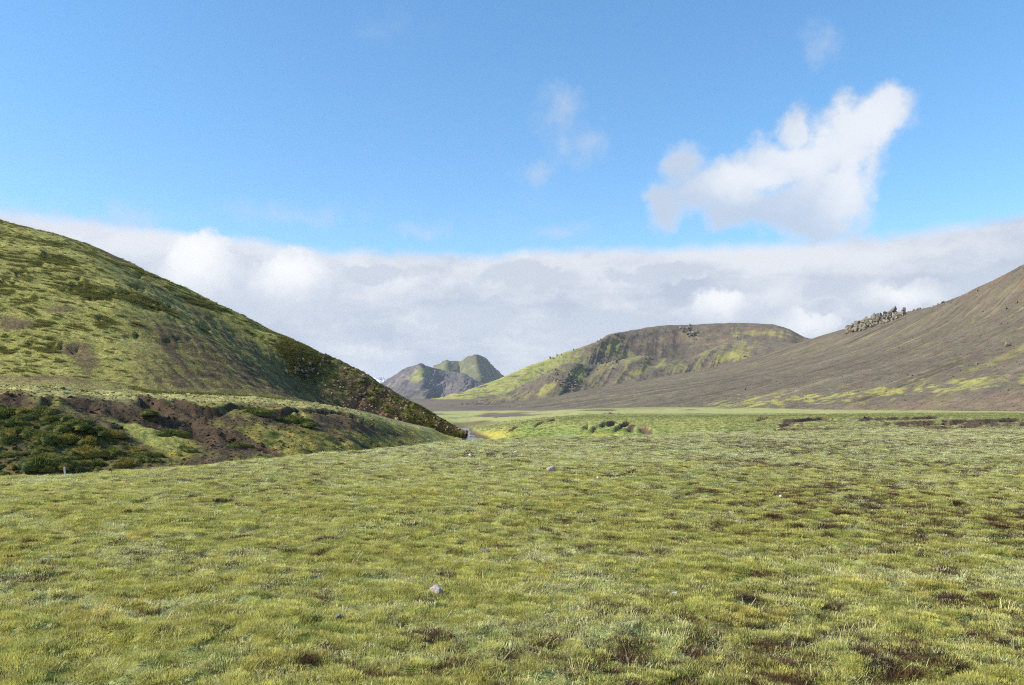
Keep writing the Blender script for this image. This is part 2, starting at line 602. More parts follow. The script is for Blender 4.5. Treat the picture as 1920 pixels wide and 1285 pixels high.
# scarps torn into the turf: photo polyline of the upper lip, drop (m), apron length (m)
SCARPS = [
    # left bank
    ([(-60, 742), (0, 742), (40, 740), (75, 748), (110, 744)], 1.49, 2.9),
    ([(105, 742), (170, 752), (240, 766), (330, 785), (420, 806), (470, 822)], 0.94, 3.3),
    ([(200, 733), (260, 745), (320, 757), (360, 775), (410, 795)], 1.22, 4.4),
    ([(300, 746), (335, 752), (365, 765), (405, 768), (440, 758), (480, 764)], 1.35, 2.4),
    ([(470, 760), (500, 768), (530, 772), (555, 765), (575, 782)], 1.22, 2.9),
    ([(548, 760), (580, 768), (620, 770), (655, 778), (690, 796)], 1.08, 2.9),
    ([(560, 772), (572, 786), (585, 800)], 0.94, 1.8),
    ([(400, 792), (430, 806), (470, 820), (540, 850)], 0.68, 2.2),
    # far bank of the stream
    ([(998, 806), (1006, 795), (1018, 790), (1045, 786)], 0.94, 9.5),
    ([(975, 795), (985, 791), (995, 787)], 0.59, 5.7),
    ([(952, 809), (962, 803), (972, 800)], 0.51, 5.7),
    ([(1088, 806), (1096, 799), (1104, 796)], 0.68, 7.6),
    ([(1106, 806), (1118, 797), (1140, 793), (1168, 790)], 0.85, 7.6),
    ([(1148, 808), (1158, 798), (1184, 791)], 0.77, 7.6),
    ([(1170, 800), (1200, 799), (1232, 806)], 0.68, 9.5),
    # right terrace
    ([(1408, 790), (1436, 784), (1446, 783)], 0.59, 11.4),
    ([(1452, 790), (1500, 788), (1540, 785), (1575, 787)], 0.94, 13.3),
    ([(1454, 799), (1480, 795), (1515, 797)], 0.59, 7.6),
    ([(1436, 809), (1470, 805), (1530, 804), (1600, 801)], 0.51, 6.6),
    ([(1580, 787), (1640, 786), (1700, 785), (1760, 783), (1796, 784)], 0.77, 13.3),
    ([(1620, 798), (1690, 794), (1760, 792), (1850, 789), (1925, 787), (2100, 786)], 0.77, 15.2),
    ([(1700, 803), (1780, 799), (1860, 796), (1950, 794), (2150, 793)], 0.59, 11.4),
    ([(1010, 778), (1040, 776), (1080, 775)], 0.51, 19.0),
    ([(1130, 776), (1170, 774), (1200, 774)], 0.51, 19.0),
    ([(848, 783), (870, 781), (890, 780)], 0.59, 15.2),
    ([(920, 784), (940, 781), (960, 781)], 0.59, 17.1),
]
SC = []
for pts, drop, apron in SCARPS:
    q = [ray_ground(a, b) for a, b in pts]
    SC.append((np.array([p[0] for p in pts], float), np.array([p[1] for p in q]), drop, apron))
STREAM = [(866, 160), (873, 140), (882, 127), (893, 116), (899, 104), (885, 84), (820, 64), (700, 52), (520, 40), (250, 30), (-200, 25)]
SXY = np.array([((a - 960) / F * d, d) for a, d in STREAM])


def dist_poly(x, y, P):
    best = np.full(x.shape, 1e9)
    for a, b in zip(P[:-1], P[1:]):
        d = b - a
        t = np.clip(((x - a[0]) * d[0] + (y - a[1]) * d[1]) / (d @ d), 0, 1)
        best = np.minimum(best, np.hypot(x - a[0] - t * d[0], y - a[1] - t * d[1]))
    return best


def cushion(x, y):
    a = np.abs(pn(x * 1.5 + 0.4 * pn(x * 3, y * 3, 6), y * 1.9, 7)) * 2.2
    b = np.abs(pn(x * 3.4, y * 4.2, 9)) * 2.2
    return np.clip(0.68 * a + 0.32 * b, 0, 1)


def ground(x, y):
    z, zone, px = ground_base(x, y)
    soil = np.zeros_like(z)
    for pk, yk, drop, apron in SC:
        lo, hi = pk.min(), pk.max()
        selm = (px > lo - 6) & (px < hi + 6) & (y > yk.min() - apron - 3) & (y < yk.max() + 3)
        if not selm.any():
            continue
        X, Y, P = x[selm], y[selm], px[selm]
        o = np.argsort(pk)
        lip = np.interp(P, pk[o], yk[o]) + 0.6 * fbm(X * 0.25, Y * 0.2, 3, 33) * (Y / 60)
        t = lip - Y
        e = np.clip(np.minimum(P - lo, hi - P) / (0.16 * (hi - lo) + 2), 0, 1)
        e = e * np.where(Y > 62, np.clip(0.62 + 1.1 * fbm(P * 0.06, Y * 0.05, 3, 35), 0, 1.2), np.clip(0.62 + 0.6 * fbm(P * 0.018, Y * 0.05, 2, 36), 0.1, 1.0))
        dd = drop * np.where(Y > 62, np.where(P < 1400, 1.0, 0.6), 0.8) * e * sst(t, 0, np.where(Y > 62, 1.0, 1.5)) * (1 - sst(t, 0.25 * apron, apron))
        zz = z[selm]
        zz -= dd
        lipup = 0.16 * e * np.exp(-((t + 0.35) / 0.5)**2)
        zz += lipup * np.minimum(1, drop * 1.6)
        z[selm] = zz
        soil[selm] = np.maximum(soil[selm], np.clip(e * 1.5, 0, 1) * sst(t, -0.1 - 0.7 * (Y > 70), 0.2 - 0.5 * (Y > 70)) * (1 - sst(t, 0.45 * apron, 0.85 * apron)))
    ds = dist_poly(x, y, SXY) if np.size(x) else np.zeros_like(z)
    st = np.exp(-(ds / 2.4)**2)
    z = z - 0.35 * st
    # relief by zone
    plateau = 1 - sst(zone, 1.6, 2.4)
    bank = sst(zone, 2.2, 3.2) * (1 - sst(zone, 6.3, 7.2))
    rightish = sst(px, 900, 1100)
    z = z + plateau * (0.10 * fbm(x * 0.22, y * 0.22, 3, 5) * sst(y, 2, 6)
                       + 0.05 * fbm(x * 0.9, y * 1.1, 2, 6) + 0.11 * cushion(x, y))
    z = z + bank * ((0.30 - 0.22 * rightish) * fbm(x * 0.35, y * 0.35, 4, 11) + (0.13 - 0.07 * rightish) * fbm(x * 1.4, y * 1.4, 3, 12) + 0.10 * sst(soil, 0.2, 0.6) * ridged(x * 1.8, y * 1.8, 3, 13))
    far = sst(zone, 6.5, 7.5)
    z = z + far * (0.5 * fbm(x * 0.03, y * 0.02, 4, 14) + 0.06 * fbm(x * 0.4, y * 0.3, 2, 15))
    return z, zone, px, soil, st


# ------------------------------------------------------------------ colours (surface colours, not light)
MOSS = S(170, 166, 62)
MOSSD = S(128, 134, 52)
GRASS = S(168, 172, 104)
GRASSG = S(116, 142, 62)
DARKG = S(72, 88, 38)
SOIL = S(80, 65, 48)
SOILR = S(112, 78, 58)
HEATH = S(86, 68, 54)
GRAVEL = S(110, 98, 84)
GRAVELD = S(98, 88, 80)
OCHRE = S(158, 132, 44)


def ground_color(x, y, z, zone, px, py, soil, st):
    n = x.shape
    n1 = fbm(x * 0.8, y * 1.0, 4, 41, 0.65)
    n2 = fbm(x * 2.4, y * 2.4, 3, 42)
    n3 = fbm(x * 0.12, y * 0.12, 4, 43)
    c = np.broadcast_to(GRASS * 0.75, n + (3,)).copy()
    c = lerp3(c, MOSS * 0.75, sst(n1 + 0.25 * n2 - 0.1 * sst(y, 15, 35), -0.05, 0.35))
    c = lerp3(c, GRASSG * 0.8, 0.5 * sst(n3 + 0.3 * n2, 0.1, 0.5))
    # dark heathy patches of the plateau
    c = lerp3(c, HEATH * 0.8, dark_mask(x, y, px) * 0.8)
    leftb = 1 - sst(px, 760, 860)
    bank = sst(zone, 2.3, 2.8) * (1 - sst(zone, 6.15, 6.6))
    lb = bank * leftb
    # left bank: olive turf, ochre moss low down, brown soil
    cb = np.broadcast_to(S(130, 120, 62), n + (3,)).copy()
    cb = lerp3(cb, OCHRE, sst(n2 + 0.6 * n1, 0.0, 0.5) * sst(py, 790, 835) * 0.9)
    cb = lerp3(cb, DARKG * 1.1, sst(fbm(x * 0.7, y * 0.6, 4, 47), 0.08, 0.4) * 0.8)
    cb = lerp3(cb, SOIL, sst(fbm(x * 0.22, y * 0.3, 4, 48) + 0.25 * n2, 0.12, 0.42) * 0.9)
    jx = px + 14 * n1 + 7 * n2
    jy = py + 7 * n2 + 4 * n1
    tus = poly_mask(jx, jy, [(-80, 752), (90, 750), (140, 772), (200, 790), (250, 815), (310, 850), (330, 880), (-80, 900)], 6)
    cb = lerp3(cb, lerp3(np.broadcast_to(S(82, 76, 44), n + (3,)).copy(), SOIL, sst(n2, -0.1, 0.3)), tus * 0.85)
    bs_ = np.zeros(n)
    for pg in ([(95, 741), (200, 736), (320, 757), (352, 776), (402, 796), (442, 812), (492, 852), (430, 862), (385, 838), (345, 812), (290, 795), (210, 785), (150, 768)],
               [(392, 772), (452, 780), (472, 796), (440, 800), (405, 790)], [(470, 764), (502, 768), (530, 792), (545, 803), (500, 797), (472, 786)],
               [(582, 774), (640, 776), (700, 799), (775, 822), (640, 806), (592, 802)], [(330, 868), (380, 850), (440, 862), (380, 880)]):
        bs_ = np.maximum(bs_, poly_mask(jx, jy, pg, 5))
    cb = lerp3(cb, SOIL * 1.1, bs_ * 0.95)
    cb = lerp3(cb, S(104, 88, 56), bs_ * sst(fbm(x * 0.9, y * 0.9, 3, 49), 0.05, 0.45) * 0.6)
    cb = lerp3(cb, S(150, 146, 74), poly_mask(jx, jy, [(212, 786), (285, 792), (335, 815), (350, 840), (320, 850), (255, 822)], 6))
    c = lerp3(c, cb, lb)
    # flat turf strip on top of the left bank
    top = sst(zone, 5.75, 6.05) * (1 - sst(zone, 7.0, 7.4)) * leftb
    c = lerp3(c, lerp3(np.broadcast_to(S(158, 150, 92), n + (3,)).copy(), SOILR * 0.9, sst(fbm(x * 0.2, y * 0.5, 4, 50), 0.08, 0.3) * sst(-px, -230, 0)), top)
    # far bank of the stream: lush green low, pale turf on top
    fb = bank * (1 - leftb)
    cf = np.broadcast_to(S(152, 150, 86), n + (3,)).copy()
    lush = (gauss(px, py, 1090, 812, 150, 11) + gauss(px, py, 1190, 812, 60, 9) + gauss(px, py, 1390, 806, 70, 8, -0.08) + gauss(px, py, 960, 800, 40, 14))
    cf = lerp3(cf, S(116, 142, 66), np.clip(lush, 0, 1) * sst(n2 + 0.5 * n1, -0.7, 0.4) * 0.85)
    cf = lerp3(cf, S(176, 160, 66), np.clip(gauss(px, py, 1130, 816, 40, 4) + gauss(px, py, 920, 812, 40, 12), 0, 1) * 0.8)
    c = lerp3(c, cf, fb * (1 - 0.7 * sst(px, 1380, 1600)))
    # meadow beyond, then the gravel flats
    far = sst(zone, 6.9, 7.3)
    c = lerp3(c, S(158, 156, 98), far)
    c = lerp3(c, lerp3(np.broadcast_to(S(158, 156, 98), n + (3,)).copy(), HEATH, sst(fbm(x * 0.05, y * 0.012, 4, 52), 0.10, 0.35) * 0.75), far)
    gr = sst(y + 40 * fbm(x * 0.02, y * 0.01, 3, 53) - 120 * sst(px, 700, 900) * (1 - sst(px, 900, 1050)), 300, 380)
    gr = np.maximum(gr, sst(gauss(px, py, 950, 779, 90, 4.0, -0.02) + 0.3 * fbm(x * 0.04, y * 0.03, 3, 54), 0.45, 0.75))
    c = lerp3(c, GRAVEL, gr)
    c = lerp3(c, GRAVELD, gr * sst(fbm(x * 0.02, y * 0.004, 4, 55), 0.0, 0.3) * 0.7)
    # right terrace: torn soil belt
    belt = gauss(px, py, 1800, 799, 230, 9, -0.02) * bank
    c = lerp3(c, SOILR * 0.85, np.clip(belt, 0, 1) * sst(fbm(x * 0.3, y * 0.12, 4, 56), -0.05, 0.22) * 0.85)
    # bare faces under the torn lips
    sc_ = np.where(((y > 62) & (px > 840))[..., None], S(98, 80, 60), SOIL * 0.9)
    c = lerp3(c, sc_, sst(soil + 0.45 * n2 + 0.2 * n1, 0.30, 0.75))
    c = lerp3(c, S(96, 82, 66), sst(st, 0.55, 0.8))
    return c, gr


def dark_mask(x, y, px):
    a = fbm(x * 0.25, y * 0.32, 3, 60)
    b = fbm(x * 2.2, y * 2.8, 4, 61, 0.6)
    k = fbm(x * 6.5, y * 7.5, 3, 62)
    r = 0.06 + 0.18 * sst(px, 850, 1600) * sst(y, 3, 5) * (1 - 0.5 * sst(y, 18, 40)) - 0.10 * sst(-px, -700, 0)
    cr = 0.16 * (1 - sst(cushion(x, y), 0.05, 0.3))
    bands = 0.30 * (gauss(px, EYE * F / np.maximum(y, 1) + HY, 900, 857, 130, 7) + gauss(px, EYE * F / np.maximum(y, 1) + HY, 1560, 836, 260, 9) + gauss(px, EYE * F / np.maximum(y, 1) + HY, 1340, 995, 60, 14))
    return sst(0.85 * b + 0.35 * a + 0.6 * k + r + cr + bands, 0.12, 0.52)


# ------------------------------------------------------------------ ground mesh
def build_ground():
    s_in = np.linspace(-0.72, 0.72, 620)
    s_l = -0.72 - np.geomspace(0.004, 0.75, 60)[::-1]
    s_r = 0.72 + np.geomspace(0.004, 0.75, 60)
    s = np.concatenate([s_l, s_in, s_r])
    near = np.geomspace(1.2, 45, 330) - 2.2
    mid = np.arange(near[-1] + 0.2, 64, 0.2)
    mid2 = np.arange(64.2, 135, 0.34)
    far = np.geomspace(135.8, 9600, 100)
    Y = np.concatenate([near, mid, mid2, far])
    X = s[None, :] * (Y[:, None] + 3.0)
    YY = np.broadcast_to(Y[:, None], X.shape).copy()
    z, zone, px, soil, st = ground(X, YY)
    _, py = to_px(X, YY, z)
    c, gr = ground_color(X, YY, z, zone, px, py, soil, st)
    z = z - 0.014 * (1 - sst(zone, 1.6, 2.2))      # the turf's roots lie a little under its surface
    verts = np.stack([X, YY, z], -1).reshape(-1, 3)
    c = c.reshape(-1, 3)
    q = grid_quads(*X.shape)
    # which part of the place a face belongs to
    zq = zone.ravel()[q].mean(1)
    pq = px.ravel()[q].mean(1)
    gq = gr.ravel()[q].mean(1)
    yq = YY.ravel()[q].mean(1)
    cls = np.zeros(len(q), int)                       # 0 near meadow
    cls[(zq > 2.05) & (zq <= 7.0) & (pq < 830)] = 1   # left bank
    cls[(zq > 2.05) & (zq <= 7.0) & (pq >= 830) & (pq < 1400)] = 2   # far bank of the stream
    cls[(zq > 7.0)] = 3                               # valley meadow
    cls[(zq > 2.05) & (zq <= 7.0) & (pq >= 1400)] = 3
    cls[(gq > 0.5) & (yq > 150)] = 4                  # gravel flats
    specs = [('meadow', terrain_mat('meadow_turf', 26, 0.5, 0.7, 30, 0.03)),
             ('eroded_bank', terrain_mat('bank_turf', 3.2, 0.5, 0.8, 4.0, 0.15)),
             ('stream_bank', terrain_mat('stream_bank_turf', 2.2, 0.35, 0.6, 3.0, 0.15)),
             ('valley_meadow', terrain_mat('valley_turf', 1.1, 0.35, 0.6, 1.5, 0.2)),
             ('gravel_plain', terrain_mat('gravel', 0.35, 0.25, 0.4, 1.0, 0.2))]
    for k, (nm, mt) in enumerate(specs):
        f = q[cls == k]
        u, inv = np.unique(f, return_inverse=True)
        me = mesh_np(nm, verts[u], inv.reshape(f.shape), c[u], mat=mt)
        link_obj(nm, me, kind='structure')


build_ground()

# stream
def build_stream():
    P = SXY
    t = np.linspace(0, len(P) - 1, 260)
    cx = pchip(np.arange(len(P)), P[:, 0], t)
    cy = pchip(np.arange(len(P)), P[:, 1], t)
    d = np.stack([np.gradient(cx), np.gradient(cy)], 1)
    d /= np.linalg.norm(d, axis=1)[:, None]
    nrm = np.stack([-d[:, 1], d[:, 0]], 1)
    zc = ground_base(cx, cy)[0] - 0.30
    rows = []
    for o in np.linspace(-1, 1, 7):
        w = 2.1 + 0.5 * fbm(t * 1.3, t * 0, 3, 71 if o < 0 else 72)
        rows.append(np.stack([cx + nrm[:, 0] * w * o, cy + nrm[:, 1] * w * o, zc + 0.06], 1))
    v = np.stack(rows, 1).reshape(-1, 3)
    m = bpy.data.materials.new('stream_water')
    m.use_nodes = True
    N = NT(m.node_tree)
    bs = m.node_tree.nodes['Principled BSDF']
    bs.inputs['Base Color'].default_value = (0.10, 0.13, 0.18, 1)
    bs.inputs['Roughness'].default_value = 0.12
    bs.inputs['Specular IOR Level'].default_value = 0.6
    bp = N.n('ShaderNodeBump')
    bp.inputs['Strength'].default_value = 0.35
    bp.inputs['Distance'].default_value = 0.05
    N.link(N.noise(N.n('ShaderNodeTexCoord').outputs['Object'], 3.0, 4, 0.6).outputs['Fac'], bp.inputs['Height'])
    N.link(bp.outputs[0], bs.inputs['Normal'])
    link_obj('stream', mesh_np('stream', v, grid_quads(260, 7), mat=m), kind='structure')


build_stream()

# ------------------------------------------------------------------ hills, lofted from ridge to foot
LOFT = {}


def loft(name, rows, vk, nu, vs, disp, colf, mat, uw=None):
    """rows: list of (S,3) world points from behind the ridge down to the foot; vk their v; vs sample v"""
    R = np.array(rows)                      # R,S,3
    Sn = R.shape[1]
    us = np.linspace(0, 1, Sn)
    # spread the columns evenly over the ridge as seen
    rid = R[1]
    seg = np.linalg.norm(np.diff(rid, axis=0) / rid[1:, 1:2], axis=1) + 0.3 * np.linalg.norm(np.diff(R[-1], axis=0) / R[-1][1:, 1:2], axis=1)
    us = np.concatenate([[0], np.cumsum(seg)])
    us /= us[-1]
    u = np.linspace(0, 1, nu)
    G = np.stack([pchip(us, R[k], u) for k in range(len(R))])      # R,nu,3
    P = pchip(vk, G, vs)                                            # nv,nu,3
    U = np.broadcast_to(u[None, :], P.shape[:2])
    V = np.broadcast_to(np.asarray(vs)[:, None], P.shape[:2])
    du = np.gradient(P, axis=1)
    dv = np.gradient(P, axis=0)
    nn = np.cross(dv, du)
    nn /= np.linalg.norm(nn, axis=2)[..., None] + 1e-9
    nn *= np.sign(nn[..., 2:3] + 1e-9)
    px, py = to_px(P[..., 0], P[..., 1], P[..., 2])
    d = disp(P, U, V, px, py)
    P = P + nn * d[..., None]
    px, py = to_px(P[..., 0], P[..., 1], P[..., 2])
    c = colf(P, U, V, px, py, d)
    luv = np.stack([U * uw, V * 2.0], -1).reshape(-1, 2) if uw else None
    me = mesh_np(name, P.reshape(-1, 3), grid_quads(*P.shape[:2]), c.reshape(-1, 3), luv, mat=mat)
    o = link_obj(name, me, kind='structure')
    LOFT[name] = (P, px, py, V)
    return o


def hit(name, px, py):
    """the point of a hill nearest to a photo pixel"""
    P, qx, qy, V = LOFT[name]
    d = (qx - px)**2 + (qy - py)**2 + np.where(V < -0.01, 400, 0)
    i = int(np.argmin(d))
    return P.reshape(-1, 3)[i]


def rp(px, py, dep):
    return np.array([from_px(a, b, c) for a, b, c in zip(px, py, dep)])


def between(top, foot, f, zf, push=0.0):
    """a row part-way down: plan position by f (0 top .. 1 foot), height share zf"""
    m = top + (foot - top) * f
    m[:, 2] = foot[:, 2] + (top[:, 2] - foot[:, 2]) * zf
    return m


# ---- left hill
def left_hill():
    rpx = [-900, -400, 0, 91, 146, 198, 261, 347, 430, 500, 595, 661, 721, 765, 817, 856, 874]
    rpy = [290, 340, 425, 447, 466, 486, 512, 551, 588, 622, 665, 692, 725, 754, 777, 801, 812]
    rdp = [175, 158, 142, 140, 139, 138, 137, 135, 133, 131, 128, 126, 123, 121, 119, 118, 117]
    fpx = [-900, -330, 150, 270, 350, 415, 490, 570, 630, 675, 715, 745, 780, 805, 832, 856, 873]
    fk = [-1000, 20, 210, 360, 450, 530, 590, 650, 690, 745, 780, 818, 850, 872]
    fdp = np.interp(fpx, fk, [51, 54, 57, 61, 66, 70, 73, 77, 81, 92, 101, 109, 114, 116])
    fz = np.interp(fpx, fk, [2.5, 2.5, 2.3, 2.0, 1.9, 1.7, 1.4, 1.0, 0.5, -1.0, -1.8, -2.6, -3.2, -3.5])
    top = rp(rpx, rpy, rdp)
    foot = np.array([((a - 960) / F * d, d, z) for a, d, z in zip(fpx, fdp, fz)])
    back = top.copy()
    back[:, 1] += 60
    back[:, 0] *= 1.35
    back[:, 2] = top[:, 2] - 0.25 * np.maximum(top[:, 2], 4) - 2
    rows = [back, top, between(top, foot, 0.28, 0.80), between(top, foot, 0.60, 0.42), between(top, foot, 0.85, 0.12), foot]
    vk = [-0.4, 0, 0.28, 0.6, 0.85, 1.0]
    vs = np.concatenate([np.linspace(-0.4, -0.01, 12), np.linspace(0, 1, 340)])
    hollows = [(2, 527, 26, 11), (38, 512, 14, 10), (150, 537, 22, 14), (128, 540, 10, 14), (178, 562, 22, 5), (260, 537, 14, 12), (215, 552, 18, 10), (235, 550, 12, 9),
               (300, 574, 26, 14), (315, 565, 12, 10), (78, 497, 22, 5), (85, 479, 8, 8), (110, 458, 9, 6), (148, 530, 7, 12), (105, 650, 16, 8), (140, 655, 20, 10), (60, 560, 26, 6),
               (188, 595, 8, 6), (55, 645, 14, 4), (240, 632, 8, 6), (255, 628, 5, 8), (330, 640, 20, 7), (390, 600, 14, 14), (60, 585, 10, 5), (265, 510, 12, 5), (575, 690, 20, 11), (595, 715, 12, 6), (555, 662, 8, 5), (610, 665, 14, 5), (690, 715, 12, 6)]

    def streaks(P, U, V):
        return fbm(U * 150 + 1.3 * fbm(P[..., 0] * 0.1, P[..., 1] * 0.1, 3, 99), V * 4.5, 4, 101, 0.6)

    def disp(P, U, V, px, py):
        x, y = P[..., 0], P[..., 1]
        w = P[..., 2] * 1.3 + y
        d = 0.55 * fbm(x * 0.07, w * 0.07, 4, 102) + 0.20 * fbm(x * 0.35, w * 0.30, 4, 103) + 0.11 * ridged(x * 0.9, w * 0.75, 3, 104)
        hol = np.zeros(px.shape)
        for (a, b, rx, ry) in hollows:
            hol = np.maximum(hol, gauss(px, py, a, b, rx * 1.25, ry * 0.9))
        jag = fbm(px * 0.10, py * 0.13, 4, 105)
        hk = sst(hol * (0.6 + 1.2 * jag), 0.1, 0.9)
        d = d - 0.35 * hk
        line = (px - 290) * 0.78 - (py - 575)
        d = d - 6.5 * sst(line, -20, 240) * sst(V, 0.05, 0.4) * (1 - sst(V, 0.75, 1.0))
        sp = sst(px, 540, 640) * (1 - 0.5 * sst(px, 820, 870))
        d = d + sp * (0.6 * ridged(x * 0.13, w * 0.13, 5, 106) * sst(V, 0.0, 0.1) + 0.16 * fbm(x * 1.1, w * 1.1, 3, 107) - 0.3)
        st = streaks(P, U, V)
        d = d + 0.16 * st * sst(px, 200, 330) * sst(V, 0.1, 0.4) * (1 - 0.6 * sp)
        d = d * (0.25 + 0.75 * sst(V, -0.02, 0.04)) * (1 - 0.7 * sst(V, 0.9, 1.0))
        return d

    def colf(P, U, V, px, py, d):
        x, y = P[..., 0], P[..., 1]
        w = P[..., 2] * 1.3 + y
        n1 = fbm(x * 0.09, w * 0.09, 5, 110)
        n2 = fbm(x * 0.5, w * 0.45, 4, 111)
        n3 = fbm(x * 1.6, w * 1.4, 3, 112)
        c = np.broadcast_to(S(144, 138, 70), P.shape).copy()
        c = lerp3(c, S(174, 164, 92), sst(n1 + 0.5 * n2, 0.0, 0.5) * 0.8)
        c = lerp3(c, S(102, 104, 54), sst(-n1 + 0.7 * n2, 0.05, 0.55) * 0.8)
        c = lerp3(c, S(82, 90, 44), sst(n3 + 0.4 * n2, 0.15, 0.5) * 0.55)
        hol = np.zeros(px.shape)
        for (a, b, rx, ry) in hollows:
            hol = np.maximum(hol, gauss(px, py, a, b, rx * 1.4, ry * 1.1))
        hk = sst(hol * (0.6 + 1.5 * fbm(px * 0.10, py * 0.13, 4, 105)) + 0.15 * n3, 0.12, 0.9)
        c = lerp3(c, S(92, 98, 46), hk * 0.6)
        c = lerp3(c, S(84, 72, 50), hk * sst(n2, 0.1, 0.4) * 0.7)
        st = streaks(P, U, V)
        # brown gravel showing between the moss down the fall line, plus painted flank shade
        line = (px - 255) * 0.82 - (py - 560)          # right of the fall line is barer and darkened as shade
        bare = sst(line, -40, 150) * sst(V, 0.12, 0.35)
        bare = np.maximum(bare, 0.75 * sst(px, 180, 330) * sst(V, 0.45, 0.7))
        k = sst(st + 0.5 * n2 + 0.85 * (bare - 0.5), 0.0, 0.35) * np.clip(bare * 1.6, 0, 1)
        c = lerp3(c, S(92, 80, 50), bare * 0.85)  # darker brown also paints in the shade of the flank turned from the sun
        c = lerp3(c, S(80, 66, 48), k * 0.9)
        c = lerp3(c, S(96, 100, 48), sst(px, 450, 560) * sst(V, 0, 0.02) * (1 - sst(V, 0.25, 0.5)) * 0.6)
        # brown patches low on the left
        br = gauss(px, py, 140, 655, 28, 14) + gauss(px, py, 165, 680, 24, 22, 0.6) + gauss(px, py, 20, 605, 40, 16) + gauss(px, py, 110, 580, 34, 7) + gauss(px, py, 210, 480, 40, 4, 0.45)
        c = lerp3(c, S(104, 86, 60), sst(br + 0.5 * n2, 0.25, 0.7) * 0.85)
        low = gauss(px, py, 60, 716, 150, 14, 0.03) + gauss(px, py, 230, 738, 90, 8, 0.1)
        c = lerp3(c, S(112, 86, 66), sst(low + 0.45 * n2, 0.3, 0.7) * 0.8)
        # rocky spur
        sp = sst(px + 60 * n1, 560, 660)
        rk = lerp3(np.broadcast_to(S(98, 80, 60), P.shape).copy(), S(110, 108, 52), sst(n2 + 0.4 * n1 + 0.3 * (1 - V * 2), 0.05, 0.4))
        rk = lerp3(rk, S(56, 50, 42), sst(n3 - 0.2 * n2, 0.1, 0.4) * 0.7)
        red = gauss(px, py, 720, 790, 90, 16, 0.35) + gauss(px, py, 690, 770, 60, 10, 0.5)
        rk = lerp3(rk, S(132, 98, 72), sst(red + 0.4 * n3, 0.35, 0.8) * 0.75)
        c = lerp3(c, rk, sp * 0.95)
        c = lerp3(c, S(150, 152, 78), sst(V, 0.93, 0.99) * (1 - sst(px, 620, 700)) * 0.6)
        return c
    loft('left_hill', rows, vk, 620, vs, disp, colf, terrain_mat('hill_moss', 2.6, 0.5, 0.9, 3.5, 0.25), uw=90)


left_hill()


